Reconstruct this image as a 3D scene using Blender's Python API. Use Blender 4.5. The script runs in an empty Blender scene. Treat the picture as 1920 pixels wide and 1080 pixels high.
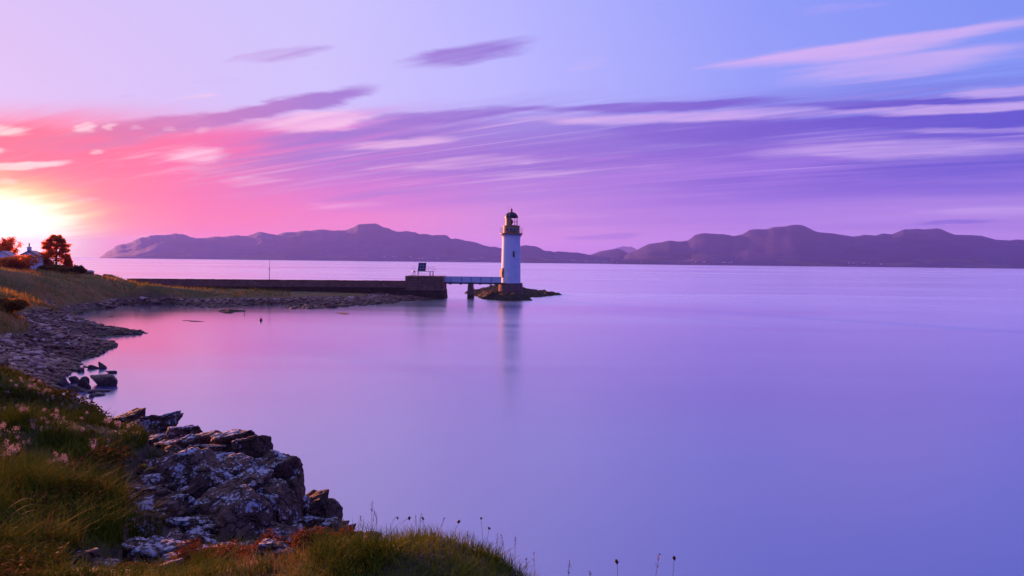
import bpy, math, random
import numpy as np
from mathutils import Vector, Matrix
from mathutils.bvhtree import BVHTree

random.seed(7)
RNG = np.random.default_rng(11)
SC = bpy.context.scene
COL = SC.collection
rad = math.radians

# ------------------------------------------------------------------ camera
CAM_H = 8.5
F = 1280.0                      # focal length in pixels of a 1920 wide frame
PITCH = math.atan(49.5 / F)
ROLL = 0.011
cam = bpy.data.cameras.new('camera')
cam.sensor_width = 36.0
cam.lens = 24.0
cam.clip_start = 0.1
cam.clip_end = 60000.0
camo = bpy.data.objects.new('camera', cam)
COL.objects.link(camo)
fwd = Vector((0, math.cos(PITCH), -math.sin(PITCH)))
up0 = Vector((0, math.sin(PITCH), math.cos(PITCH)))
rt0 = Vector((1, 0, 0))
rt = rt0 * math.cos(ROLL) + up0 * math.sin(ROLL)
up = up0 * math.cos(ROLL) - rt0 * math.sin(ROLL)
M = Matrix((rt, up, -fwd)).transposed().to_4x4()
M.translation = Vector((0, 0, CAM_H))
camo.matrix_world = M
SC.camera = camo


def ray(px, py):
    return (rt * ((px - 960) / F) + up * ((540 - py) / F) + fwd)


def at_depth(px, py, Y):
    d = ray(px, py)
    return Vector((0, 0, CAM_H)) + d * (Y / d.y)


def at_z(px, py, z=0.0):
    d = ray(px, py)
    return Vector((0, 0, CAM_H)) + d * ((z - CAM_H) / d.z)


def project(P):
    P = np.asarray(P, float)
    q = P - np.array((0, 0, CAM_H))
    w = q @ np.array(fwd)
    w = np.where(w < 0.05, 0.05, w)
    return 960 + F * (q @ np.array(rt)) / w, 540 - F * (q @ np.array(up)) / w


def azel(px, py):
    d = ray(px, py).normalized()
    return math.atan2(d.x, d.y), math.asin(d.z)


# ------------------------------------------------------------------ sun, sky, exposure
SUN_AZ = rad(-44)
SUN_EL = rad(5.5)
sd = Vector((math.sin(SUN_AZ) * math.cos(SUN_EL), math.cos(SUN_AZ) * math.cos(SUN_EL), math.sin(SUN_EL)))
sl = bpy.data.lights.new('sun', 'SUN')
sl.energy = 5.0
sl.angle = rad(0.5)
sl.color = (1.0, 0.34, 0.18)
slo = bpy.data.objects.new('sun', sl)
COL.objects.link(slo)
slo.rotation_euler = (-sd).to_track_quat('-Z', 'Y').to_euler()
slo.location = (-300, 400, 200)

SC.view_settings.view_transform = 'Standard'
SC.view_settings.look = 'None'
SC.view_settings.exposure = 1.5
SC.view_settings.gamma = 1.0
SC.view_settings.use_curve_mapping = False
SC.render.engine = 'CYCLES'
SC.cycles.use_denoising = True
SC.cycles.max_bounces = 5
SC.cycles.diffuse_bounces = 2
SC.cycles.glossy_bounces = 3
SC.cycles.transmission_bounces = 4
SC.cycles.volume_bounces = 1
SC.cycles.transparent_max_bounces = 8
SC.cycles.use_fast_gi = False
SC.cycles.caustics_reflective = False
SC.cycles.caustics_refractive = False


def lin(c):
    r = []
    for v in c:
        v = v / 255.0
        r.append(v / 12.92 if v <= 0.04045 else ((v + 0.055) / 1.055) ** 2.4)
    return (r[0], r[1], r[2], 1.0)


class NT:
    """tiny wrapper to write node trees as expressions"""
    def __init__(self, tree):
        self.t = tree
        self.n = tree.nodes
        self.l = tree.links

    def put(self, sock, v):
        if v is None:
            return
        if isinstance(v, bpy.types.NodeSocket):
            self.l.new(v, sock)
        else:
            sock.default_value = v

    def math(self, op, a, b=None, c=None, clamp=False):
        n = self.n.new('ShaderNodeMath'); n.operation = op; n.use_clamp = clamp
        self.put(n.inputs[0], a); self.put(n.inputs[1], b); self.put(n.inputs[2], c)
        return n.outputs[0]

    def vmath(self, op, a, b=None):
        n = self.n.new('ShaderNodeVectorMath'); n.operation = op
        self.put(n.inputs[0], a)
        if b is not None:
            if op == 'SCALE':
                self.put(n.inputs[3], b)
            else:
                self.put(n.inputs[1], b)
        return n.outputs['Value'] if op in ('DOT_PRODUCT', 'LENGTH') else n.outputs[0]

    def comb(self, x, y, z=0.0):
        n = self.n.new('ShaderNodeCombineXYZ')
        self.put(n.inputs[0], x); self.put(n.inputs[1], y); self.put(n.inputs[2], z)
        return n.outputs[0]

    def sep(self, v):
        n = self.n.new('ShaderNodeSeparateXYZ'); self.put(n.inputs[0], v)
        return n.outputs

    def noise(self, vec, scale=1.0, detail=3.0, rough=0.5, dist=0.0, col=False):
        n = self.n.new('ShaderNodeTexNoise')
        self.put(n.inputs['Vector'], vec)
        n.inputs['Scale'].default_value = scale
        n.inputs['Detail'].default_value = detail
        n.inputs['Roughness'].default_value = rough
        n.inputs['Distortion'].default_value = dist
        return n.outputs['Color'] if col else n.outputs[0]

    def voronoi(self, vec, scale=1.0, feature='F1', out=0):
        n = self.n.new('ShaderNodeTexVoronoi'); n.feature = feature
        self.put(n.inputs['Vector'], vec); n.inputs['Scale'].default_value = scale
        return n.outputs[out]

    def ramp(self, fac, stops, mode='LINEAR'):
        n = self.n.new('ShaderNodeValToRGB'); n.color_ramp.interpolation = mode
        e = n.color_ramp.elements
        while len(e) < len(stops):
            e.new(0.5)
        for i, (p, c) in enumerate(stops):
            e[i].position = p
            e[i].color = c if len(c) == 4 else (*c, 1.0)
        self.put(n.inputs[0], fac)
        return n.outputs[0]

    def mix(self, fac, a, b, mode='MIX'):
        n = self.n.new('ShaderNodeMix'); n.data_type = 'RGBA'; n.blend_type = mode
        n.clamp_factor = True
        self.put(n.inputs[0], fac); self.put(n.inputs[6], a); self.put(n.inputs[7], b)
        return n.outputs[2]

    def smooth(self, v, lo, hi):
        n = self.n.new('ShaderNodeMapRange'); n.interpolation_type = 'SMOOTHSTEP'
        self.put(n.inputs[0], v)
        n.inputs[1].default_value = lo; n.inputs[2].default_value = hi
        n.inputs[3].default_value = 0.0; n.inputs[4].default_value = 1.0
        return n.outputs[0]

    def node(self, kind, **kw):
        n = self.n.new(kind)
        for k, v in kw.items():
            self.put(n.inputs[k.replace('_', ' ')], v)
        return n


world = bpy.data.worlds.new('World')
SC.world = world
world.use_nodes = True
W = NT(world.node_tree)
W.n.clear()
tc = W.n.new('ShaderNodeTexCoord').outputs['Generated']
dx, dy, dz = W.sep(tc)
zz = W.math('MAXIMUM', dz, 0.0)
el = W.math('ARCSINE', zz)                                  # radians
az = W.math('ARCTAN2', dx, dy)
GA = rad(-37.6)
ca, sa = math.cos(GA), math.sin(GA)
# azimuth away from the sun, 0..pi
ax = W.math('SUBTRACT', W.math('MULTIPLY', dx, ca), W.math('MULTIPLY', dy, sa))
ay = W.math('ADD', W.math('MULTIPLY', dx, sa), W.math('MULTIPLY', dy, ca))
daz = W.math('ABSOLUTE', W.math('ARCTAN2', ax, ay))
dazn = W.math('DIVIDE', daz, math.pi)
D = lambda deg: deg / 180.0
clear_low = W.ramp(dazn, [(0, lin((216, 190, 240))), (D(22), lin((205, 195, 249))), (D(37), lin((186, 184, 252))),
                      (D(57), lin((146, 158, 247))), (D(74), lin((126, 148, 242))), (D(125), lin((104, 120, 240))), (1, lin((98, 114, 236)))])
clear_high = W.ramp(dazn, [(0, lin((202, 193, 248))), (D(22), lin((200, 194, 250))), (D(37), lin((176, 178, 252))),
                      (D(57), lin((136, 152, 246))), (D(74), lin((116, 138, 240))), (D(125), lin((96, 112, 236))), (1, lin((90, 106, 232)))])
clear = W.mix(W.smooth(el, 0.2, 0.5), clear_low, clear_high)
deck = W.ramp(dazn, [(0, lin((255, 84, 116))), (D(9), lin((255, 98, 138))), (D(22), lin((220, 112, 196))), (D(37), lin((178, 122, 214))),
                     (D(57), lin((150, 110, 218))), (D(74), lin((126, 104, 214))), (D(125), lin((92, 88, 196))), (1, lin((82, 80, 184)))])
dark = W.ramp(dazn, [(0, lin((232, 92, 122))), (D(9), lin((205, 110, 170))), (D(22), lin((156, 110, 202))), (D(37), lin((140, 106, 206))),
                     (D(57), lin((112, 86, 202))), (D(74), lin((80, 76, 202))), (D(125), lin((72, 72, 180))), (1, lin((66, 66, 168)))])
light = W.ramp(dazn, [(0, lin((255, 232, 226))), (D(9), lin((255, 200, 218))), (D(22), lin((252, 196, 230))), (D(37), lin((236, 190, 234))),
                      (D(57), lin((214, 176, 240))), (D(74), lin((206, 176, 240))), (D(125), lin((150, 140, 226))), (1, lin((130, 126, 214)))])
low = W.ramp(dazn, [(0, lin((255, 190, 96))), (D(7), lin((255, 140, 116))), (D(13), lin((255, 104, 138))), (D(24), lin((246, 124, 182))), (D(37), lin((220, 146, 213))),
                    (D(57), lin((182, 138, 226))), (D(74), lin((186, 146, 228))), (D(125), lin((140, 110, 214))), (1, lin((120, 100, 206)))])
# streaks drawn out along the wind on a flat cloud layer
WA = rad(-60)
kz = W.math('ADD', zz, 0.07)
uu = W.math('DIVIDE', W.vmath('DOT_PRODUCT', tc, (math.sin(WA), math.cos(WA), 0)), kz)
vv = W.math('DIVIDE', W.vmath('DOT_PRODUCT', tc, (-math.cos(WA), math.sin(WA), 0)), kz)
n_big = W.noise(W.comb(W.math('MULTIPLY', uu, 0.22), W.math('MULTIPLY', vv, 0.9), 3.1), 1.0, 4.0, 0.55, 0.3)
n_fine = W.noise(W.comb(W.math('MULTIPLY', uu, 0.55), W.math('MULTIPLY', vv, 3.0), 7.7), 1.0, 4.0, 0.6, 0.4)
n_str = W.noise(W.comb(W.math('MULTIPLY', uu, 0.8), W.math('MULTIPLY', vv, 7.0), 2.2), 1.0, 3.0, 0.6, 0.5)
# how far the deck reaches up
eld = W.math('ADD', el, W.math('MULTIPLY', W.math('SUBTRACT', n_big, 0.5), 0.16))
eld = W.math('ADD', eld, W.math('MULTIPLY', W.math('SUBTRACT', n_fine, 0.5), 0.05))
eld = W.math('ADD', eld, W.math('MULTIPLY', W.math('SUBTRACT', n_str, 0.5), 0.035))
eld = W.math('ADD', eld, W.math('MULTIPLY', W.math('SUBTRACT', 1.0, W.smooth(daz, 0.0, 0.7)), 0.035))
cover = W.math('MULTIPLY', W.math('SUBTRACT', 1.0, W.smooth(eld, 0.165, 0.235)), W.math('SUBTRACT', 1.0, W.smooth(W.math('ADD', el, W.math('MULTIPLY', W.math('SUBTRACT', 1.0, W.smooth(daz, 0.1, 0.7)), 0.07)), 0.22, 0.28)))
sky = W.mix(cover, clear, deck)
lowf = W.math('SUBTRACT', 1.0, W.smooth(W.math('ADD', el, W.math('MULTIPLY', W.math('SUBTRACT', n_big, 0.5), 0.10)), 0.03, 0.115))
sky = W.mix(W.math('MULTIPLY', lowf, 0.88), sky, low)
# fine light and dark streaks inside the deck
band = W.math('MULTIPLY', W.smooth(el, 0.07, 0.15), W.math('SUBTRACT', 1.0, W.smooth(W.math('ADD', el, W.math('MULTIPLY', W.math('SUBTRACT', 1.0, W.smooth(daz, 0.1, 0.7)), 0.07)), 0.18, 0.255)))
sky = W.mix(W.math('MULTIPLY', W.math('MULTIPLY', W.smooth(W.math('ADD', W.math('MULTIPLY', n_fine, 0.6), W.math('MULTIPLY', n_str, 0.4)), 0.52, 0.66), band), 0.6), sky, light)
sky = W.mix(W.math('MULTIPLY', W.math('MULTIPLY', W.smooth(W.math('ADD', W.math('MULTIPLY', n_big, 0.65), W.math('MULTIPLY', n_str, 0.35)), 0.47, 0.60), band), 0.75), sky, dark)
n_thin = W.noise(W.comb(W.math('MULTIPLY', uu, 0.45), W.math('MULTIPLY', vv, 13.0), 9.4), 1.0, 3.0, 0.6, 0.6)
sky = W.mix(W.math('MULTIPLY', W.math('MULTIPLY', W.smooth(n_thin, 0.54, 0.72), band), 0.42), sky, light)
sky = W.mix(W.math('MULTIPLY', W.math('MULTIPLY', W.math('SUBTRACT', 1.0, W.smooth(n_thin, 0.30, 0.46)), band), 0.45), sky, dark)
# single clouds
warp = W.noise(W.comb(W.math('MULTIPLY', az, 9.0), W.math('MULTIPLY', el, 42.0), 1.3), 1.0, 4.0, 0.6, 0.2, col=True)
wv = W.vmath('MULTIPLY', W.vmath('SUBTRACT', warp, (0.5, 0.5, 0.5)), (0.08, 0.012, 0.0))
cc = W.vmath('ADD', W.comb(az, el, 0.0), wv)


wisp = W.math('ADD', W.math('MULTIPLY', W.math('SUBTRACT', n_str, 0.5), 0.75), W.math('MULTIPLY', W.math('SUBTRACT', n_fine, 0.5), 0.5))


def clouds(lst):
    total = None
    for (x0, y0, x1, y1, th, s) in lst:
        a0, e0 = azel(x0, y0)
        a1, e1 = azel(x1, y1)
        m = W.n.new('ShaderNodeMapping'); m.vector_type = 'TEXTURE'
        W.l.new(cc, m.inputs[0])
        m.inputs['Location'].default_value = ((a0 + a1) / 2, (e0 + e1) / 2, 0)
        m.inputs['Rotation'].default_value = (0, 0, math.atan2(e1 - e0, a1 - a0))
        m.inputs['Scale'].default_value = (math.hypot(a1 - a0, e1 - e0) * 0.64, th / F * 1.15, 1)
        g = W.n.new('ShaderNodeTexGradient'); g.gradient_type = 'SPHERICAL'
        W.l.new(m.outputs[0], g.inputs[0])
        v = W.math('MULTIPLY', W.math('MINIMUM', W.math('MULTIPLY', g.outputs[1], 1.7), 1.0), s)
        total = v if total is None else W.math('ADD', total, v)
    return total


DARK = [(740, 120, 1015, 78, 20, .75), (440, 116, 612, 86, 13, .45), (420, 218, 705, 166, 18, .95), (180, 244, 490, 214, 16, .75),
        (1000, 205, 1480, 184, 10, .95), (1440, 200, 1990, 178, 8, .7), (1050, 243, 1700, 226, 17, .8), (1560, 228, 2150, 208, 20, .95),
        (690, 228, 1010, 203, 14, .8), (400, 268, 900, 236, 20, .75), (1500, 312, 2150, 286, 26, .6), (380, 156, 475, 148, 8, .35),
        (-60, 274, 330, 256, 20, .6), (1715, 419, 1862, 414, 4, .6), (1060, 446, 1212, 441, 6, .55), (560, 372, 900, 345, 18, .35),
        (210, 183, 250, 180, 4, .3), (1130, 262, 1480, 258, 10, .5), (430, 300, 820, 282, 18, .55), (1200, 345, 1900, 335, 28, .35)]
LIGHT = [(1330, 123, 2000, 30, 15, .95), (1420, 148, 1960, 82, 25, .85), (1470, 28, 1710, 4, 14, .5), (1780, 176, 2050, 158, 11, .7),
         (470, 238, 720, 212, 20, .95), (300, 292, 425, 287, 16, .75), (610, 277, 870, 258, 11, .75), (690, 314, 1070, 293, 15, .6),
         (380, 348, 560, 334, 11, .6), (1370, 284, 2050, 266, 20, .8), (980, 226, 1520, 206, 13, .8), (1580, 210, 2100, 192, 9, .8),
         (-60, 318, 155, 303, 8, 1.1), (-40, 238, 70, 246, 10, .6), (146, 242, 192, 235, 9, .6), (203, 242, 230, 236, 7, .55),
         (248, 242, 276, 238, 6, .5), (296, 243, 330, 239, 6, .45), (352, 246, 395, 238, 7, .5), (-20, 285, 24, 282, 7, .8), (176, 287, 212, 284, 6, .7),
         (330, 186, 425, 178, 4, .7), (70, 382, 195, 372, 11, .55), (1030, 138, 1160, 100, 14, .5), (-20, 341, 48, 338, 6, .8),
         (1640, 245, 2100, 238, 7, .5), (340, 442, 190, 450, 10, .25), (800, 330, 1100, 322, 8, .3), (1700, 400, 2100, 388, 14, .4),
         (560, 386, 760, 380, 10, .4), (950, 410, 1180, 404, 7, .3), (1040, 430, 1180, 426, 6, .25)]
def torn(v, lo, hi, mx, k=1.0):
    gate = W.math('MINIMUM', W.math('MULTIPLY', v, 4.0), 1.0)
    return W.math('MULTIPLY', W.smooth(W.math('ADD', v, W.math('MULTIPLY', W.math('MULTIPLY', wisp, k), gate)), lo, hi), mx)


sky = W.mix(torn(clouds(DARK), 0.08, 0.95, 0.9, 1.4), sky, dark)
sky = W.mix(torn(clouds(LIGHT), 0.14, 1.15, 0.9, 1.7), sky, light)
# glow round the sun, cut by the edge of the cloud deck
GC = azel(-40, 424)
ga = W.math('SUBTRACT', az, GC[0])
gsx = W.math('MULTIPLY', ga, 0.60)
ge = W.math('SUBTRACT', el, GC[1])
ge2 = W.math('ADD', W.math('MULTIPLY', W.math('MAXIMUM', ge, 0.0), 1.35), W.math('MULTIPLY', W.math('MINIMUM', ge, 0.0), 0.55))
gd = W.math('SQRT', W.math('ADD', W.math('MULTIPLY', gsx, gsx), W.math('MULTIPLY', ge2, ge2)))
gd = W.math('ADD', gd, W.math('MULTIPLY', W.math('SUBTRACT', n_big, 0.5), 0.03))
gd = W.math('ADD', gd, W.math('MULTIPLY', W.math('SUBTRACT', n_fine, 0.5), 0.035))
gcol = W.ramp(W.math('MULTIPLY', gd, 8.0), [(0.0, (2.2, 2.1, 1.7)), (0.33, (1.6, 1.45, 0.9)), (0.5, lin((255, 226, 140))), (0.66, lin((255, 176, 104))), (0.95, lin((255, 120, 120)))])
gf = W.math('SUBTRACT', 1.0, W.smooth(gd, 0.045, 0.105))
sky = W.mix(gf, sky, gcol)
nish = W.n.new('ShaderNodeTexSky')
nish.sky_type = 'NISHITA'
nish.sun_disc = False
nish.sun_elevation = SUN_EL
nish.sun_rotation = SUN_AZ
b1 = W.node('ShaderNodeBackground', Color=sky, Strength=0.36)
b2 = W.node('ShaderNodeBackground', Color=nish.outputs[0], Strength=0.002)
ad = W.n.new('ShaderNodeAddShader')
W.l.new(b1.outputs[0], ad.inputs[0]); W.l.new(b2.outputs[0], ad.inputs[1])
wo = W.n.new('ShaderNodeOutputWorld')
W.l.new(ad.outputs[0], wo.inputs[0])
world.cycles.sampling_method = 'MANUAL'
world.cycles.sample_map_resolution = 512

# ------------------------------------------------------------------ helpers


def tag(o, label=None, cat=None, group=None, kind=None):
    if label: o['label'] = label
    if cat: o['category'] = cat
    if group: o['group'] = group
    if kind: o['kind'] = kind
    return o


def empty(name, loc, rz=0.0, label=None, cat=None, group=None):
    o = bpy.data.objects.new(name, None)
    COL.objects.link(o)
    o.location = loc
    o.rotation_euler = (0, 0, rz)
    o.empty_display_size = 0.2
    return tag(o, label, cat, group)


def link(name, me, mt=None, parent=None, loc=(0, 0, 0), rot=None, scale=None):
    o = bpy.data.objects.new(name, me)
    COL.objects.link(o)
    if mt is not None and len(me.materials) == 0:
        me.materials.append(mt)
    if parent is not None:
        o.parent = parent
    o.location = loc
    if rot is not None: o.rotation_euler = rot
    if scale is not None: o.scale = scale
    return o


def mesh_np(name, V, Fc, smooth=False, attrs=None):
    """V (n,3); Fc (m,k) with k the same for every face"""
    V = np.asarray(V, np.float32); Fc = np.asarray(Fc, np.int32)
    me = bpy.data.meshes.new(name)
    k = Fc.shape[1]
    me.vertices.add(len(V)); me.vertices.foreach_set('co', V.ravel())
    me.loops.add(Fc.size); me.loops.foreach_set('vertex_index', Fc.ravel())
    me.polygons.add(len(Fc))
    me.polygons.foreach_set('loop_start', np.arange(0, Fc.size, k, dtype=np.int32))
    me.polygons.foreach_set('use_smooth', np.full(len(Fc), smooth))
    me.update(calc_edges=True)
    for nm, a in (attrs or {}).items():
        at = me.attributes.new(nm, 'FLOAT', 'POINT')
        at.data.foreach_set('value', np.asarray(a, np.float32))
    return me


class MB:
    def __init__(self):
        self.v = []; self.f = []; self.sm = []

    def add(self, vs, fs, smooth=False):
        b = len(self.v)
        self.v += [tuple(p) for p in vs]
        self.f += [tuple(i + b for i in q) for q in fs]
        self.sm += [smooth] * len(fs)

    def hexa(self, p, smooth=False):       # 8 corners: bottom ring 0-3, top ring 4-7
        self.add(p, [(3, 2, 1, 0), (4, 5, 6, 7), (0, 1, 5, 4), (1, 2, 6, 5), (2, 3, 7, 6), (3, 0, 4, 7)], smooth)

    def box(self, x0, x1, y0, y1, z0, z1, rz=0.0, c=None):
        p = [(x0, y0, z0), (x1, y0, z0), (x1, y1, z0), (x0, y1, z0), (x0, y0, z1), (x1, y0, z1), (x1, y1, z1), (x0, y1, z1)]
        if rz:
            cx, cy = c if c else ((x0 + x1) / 2, (y0 + y1) / 2)
            cs, sn = math.cos(rz), math.sin(rz)
            p = [(cx + (x - cx) * cs - (y - cy) * sn, cy + (x - cx) * sn + (y - cy) * cs, z) for x, y, z in p]
        self.hexa(p)

    def tube(self, pts, r, n=8, cap=True, smooth=True):
        pts = [Vector(p) for p in pts]
        rs = r if isinstance(r, (list, tuple)) else [r] * len(pts)
        vs = []; fs = []
        for i, p in enumerate(pts):
            d = (pts[min(i + 1, len(pts) - 1)] - pts[max(i - 1, 0)]).normalized()
            a = d.orthogonal().normalized() if abs(d.z) < 0.9 else Vector((1, 0, 0)).cross(d).normalized()
            if abs(d.z) < 0.9:
                a = Vector((0, 0, 1)).cross(d).normalized()
            b = d.cross(a)
            for k in range(n):
                t = 2 * math.pi * k / n
                vs.append(p + (a * math.cos(t) + b * math.sin(t)) * rs[i])
        for i in range(len(pts) - 1):
            for k in range(n):
                k2 = (k + 1) % n
                fs.append((i * n + k, i * n + k2, (i + 1) * n + k2, (i + 1) * n + k))
        if cap:
            fs.append(tuple(reversed(range(n))))
            fs.append(tuple((len(pts) - 1) * n + k for k in range(n)))
        self.add(vs, fs, smooth)

    def lathe(self, prof, n=48, c=(0, 0), a0=0.0, a1=2 * math.pi, smooth=True, sharp=True):
        full = abs(a1 - a0 - 2 * math.pi) < 1e-6
        m = n if full else n + 1
        # duplicate rings so profile corners stay crisp
        for i in range(len(prof) - 1):
            vs = []; fs = []
            for (r, z) in (prof[i], prof[i + 1]):
                for k in range(m):
                    t = a0 + (a1 - a0) * k / n
                    vs.append((c[0] + r * math.cos(t), c[1] + r * math.sin(t), z))
            for k in range(n):
                k2 = (k + 1) % m
                fs.append((k, k2, m + k2, m + k))
            self.add(vs, fs, smooth)

    def build(self, name, mt, parent=None, loc=(0, 0, 0), rot=None):
        me = bpy.data.meshes.new(name)
        me.from_pydata(self.v, [], self.f)
        me.polygons.foreach_set('use_smooth', self.sm)
        me.update()
        return link(name, me, mt, parent, loc, rot)


def vnoise(P, scale, seed=0):
    """cheap vectorised value noise, P (n,3)"""
    P = np.asarray(P, float) * scale + seed * 17.31
    i = np.floor(P).astype(np.int64); f = P - i
    u = f * f * (3 - 2 * f)

    def h(a):
        n = (a[:, 0] * 73856093) ^ (a[:, 1] * 19349663) ^ (a[:, 2] * 83492791)
        n = (n ^ (n >> 13)) * 1274126177
        n = n ^ (n >> 16)
        return (n & 0xffff) / 65535.0
    r = 0
    for ox in (0, 1):
        for oy in (0, 1):
            for oz in (0, 1):
                w = (u[:, 0] if ox else 1 - u[:, 0]) * (u[:, 1] if oy else 1 - u[:, 1]) * (u[:, 2] if oz else 1 - u[:, 2])
                r = r + w * h(i + np.array((ox, oy, oz)))
    return r * 2 - 1


def fbm(P, scale, seed=0, oct=4):
    r = 0; a = 1.0
    for o in range(oct):
        r = r + a * vnoise(P, scale * 2 ** o, seed + o); a *= 0.5
    return r


def inpoly(x, y, poly):
    x = np.asarray(x); y = np.asarray(y)
    c = np.zeros(x.shape, bool)
    n = len(poly)
    for i in range(n):
        x0, y0 = poly[i]; x1, y1 = poly[(i + 1) % n]
        t = ((y0 > y) != (y1 > y))
        xx = (x1 - x0) * (y - y0) / ((y1 - y0) if y1 != y0 else 1e-9) + x0
        c ^= t & (x < xx)
    return c


# ------------------------------------------------------------------ materials
MATS = {}


def newmat(name):
    m = bpy.data.materials.new(name); m.use_nodes = True
    T = NT(m.node_tree); T.n.clear()
    out = T.n.new('ShaderNodeOutputMaterial')
    MATS[name] = m
    return m, T, out


def bump(T, h, strength=0.5, dist=0.05):
    b = T.n.new('ShaderNodeBump'); b.inputs['Strength'].default_value = strength
    b.inputs['Distance'].default_value = dist
    T.l.new(h, b.inputs['Height'])
    return b.outputs[0]


def pbr(T, out, color, rough=0.8, normal=None, metallic=0.0, spec=0.3, **kw):
    p = T.n.new('ShaderNodeBsdfPrincipled')
    T.put(p.inputs['Base Color'], color)
    T.put(p.inputs['Roughness'], rough)
    p.inputs['Metallic'].default_value = metallic
    p.inputs['Specular IOR Level'].default_value = spec
    if normal is not None: T.l.new(normal, p.inputs['Normal'])
    T.l.new(p.outputs[0], out.inputs[0])
    return p


def simple(name, c1, c2, scale=4.0, rough=0.7, bs=0.3, bd=0.02, spec=0.3, metallic=0.0, detail=5.0):
    m, T, out = newmat(name)
    co = T.n.new('ShaderNodeTexCoord').outputs['Object']
    n = T.noise(co, scale, detail, 0.6)
    c = T.mix(T.smooth(n, 0.35, 0.65), (*c1, 1), (*c2, 1))
    nm = bump(T, T.noise(co, scale * 4, 4, 0.6), bs, bd)
    pbr(T, out, c, rough, nm, metallic, spec)
    return m


def m_rock(name, base1, base2, lichen_amt, scale=1.0, wet=False, cracks=0.55):
    m, T, out = newmat(name)
    geo = T.n.new('ShaderNodeNewGeometry')
    co = geo.outputs['Position']
    nz = T.sep(geo.outputs['Normal'])[2]
    n1 = T.noise(co, 1.6 * scale, 5, 0.65)
    n2 = T.noise(co, 9.0 * scale, 5, 0.7)
    c = T.mix(T.smooth(n1, 0.35, 0.65), (*base1, 1), (*base2, 1))
    c = T.mix(T.math('MULTIPLY', T.smooth(n2, 0.5, 0.7), 0.5), c, (base1[0] * .4, base1[1] * .4, base1[2] * .4, 1))
    # strata cracks
    st = T.noise(T.vmath('MULTIPLY', co, (2.0 * scale, 2.0 * scale, 14.0 * scale)), 1.0, 4, 0.6, 0.3)
    h = T.math('ADD', T.math('MULTIPLY', n2, 0.7), T.math('MULTIPLY', st, 0.6))
    wco = T.vmath('ADD', co, T.vmath('SCALE', T.noise(co, 3 * scale, 3, 0.6, col=True), 0.35))
    ck = T.smooth(T.voronoi(T.vmath('MULTIPLY', wco, (1.0, 1.0, 1.5)), 2.6 * scale, 'DISTANCE_TO_EDGE'), 0.0, 0.07)
    h = T.math('ADD', h, T.math('MULTIPLY', ck, 0.8 if cracks > .3 else 0.1))
    if lichen_amt > 0:
        v = T.voronoi(T.vmath('ADD', co, T.vmath('SCALE', T.noise(co, 14 * scale, 3, 0.6, col=True), 0.08)), 15.0 * scale)
        big = T.noise(co, 2.0 * scale, 4, 0.65)
        f = T.math('ADD', T.math('MULTIPLY', T.math('SUBTRACT', 0.55, v), 0.9), T.math('MULTIPLY', T.math('SUBTRACT', big, 0.5), 3.0))
        f = T.math('ADD', f, T.math('MULTIPLY', T.math('SUBTRACT', nz, 0.40), 0.34))
        f = T.math('ADD', f, T.math('MULTIPLY', T.math('SUBTRACT', T.n.new('ShaderNodeObjectInfo').outputs['Random'], 0.5), 0.40))
        f = T.math('ADD', f, T.math('MULTIPLY', T.math('SUBTRACT', T.noise(co, 34 * scale, 3, 0.6), 0.5), 0.8))
        f = T.math('MULTIPLY', T.smooth(f, 0.40 - lichen_amt * 0.3, 0.56 - lichen_amt * 0.3), 0.95)
        lc = T.mix(n2, (0.44, 0.40, 0.40, 1), (0.70, 0.65, 0.64, 1))
        c = T.mix(f, c, lc)
        # brown moss cushions
        mo = T.smooth(T.noise(co, 2.3 * scale, 4, 0.6), 0.58, 0.68)
        mo = T.math('MULTIPLY', mo, T.smooth(nz, 0.2, 0.7))
        c = T.mix(T.math('MULTIPLY', mo, 0.6), c, (0.055, 0.035, 0.012, 1))
    c = T.mix(T.math('MULTIPLY', T.math('SUBTRACT', 1.0, ck), cracks), c, (0.02, 0.012, 0.008, 1))
    nm = bump(T, h, 1.0, 0.13 / scale)
    pbr(T, out, c, 0.55 if wet else 0.85, nm, spec=0.5 if wet else 0.25)
    return m


ROCK = m_rock('lichened_basalt', (0.135, 0.062, 0.036), (0.215, 0.112, 0.068), 0.56)
ROCKD = m_rock('dark_basalt', (0.105, 0.048, 0.028), (0.180, 0.088, 0.052), 0.14)
ROCKSEA = m_rock('weedy_rock', (0.050, 0.031, 0.014), (0.105, 0.066, 0.026), 0.0, 1.3)
BOULDER = m_rock('wet_boulder', (0.085, 0.038, 0.024), (0.145, 0.070, 0.044), 0.0, 1.0, True)


def m_attr_rock(name, c0, c1, c2):
    m, T, out = newmat(name)
    a = T.n.new('ShaderNodeAttribute'); a.attribute_name = 'rnd'
    c = T.ramp(a.outputs['Fac'], [(0, c0), (0.55, c1), (1, c2)])
    geo = T.n.new('ShaderNodeNewGeometry')
    n = T.noise(geo.outputs['Position'], 7, 4, 0.6)
    c = T.mix(T.math('MULTIPLY', n, 0.7), c, (c0[0] * .6, c0[1] * .6, c0[2] * .6, 1))
    pbr(T, out, c, 0.6, bump(T, n, 0.5, 0.03), spec=0.4)
    return m


COBBLE = m_attr_rock('beach_cobbles', (0.105, 0.034, 0.014), (0.36, 0.125, 0.062), (0.80, 0.47, 0.35))


def m_stone(name, idx_c):
    """single stone: object-random brightness"""
    m, T, out = newmat(name)
    oi = T.n.new('ShaderNodeObjectInfo').outputs['Random']
    c = T.ramp(oi, idx_c)
    co = T.n.new('ShaderNodeTexCoord').outputs['Object']
    n = T.noise(co, 3, 5, 0.65)
    c = T.mix(T.math('MULTIPLY', T.smooth(n, 0.4, 0.7), 0.6), c, (0.04, 0.028, 0.026, 1))
    pbr(T, out, c, 0.65, bump(T, n, 0.7, 0.08), spec=0.4)
    return m


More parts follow.
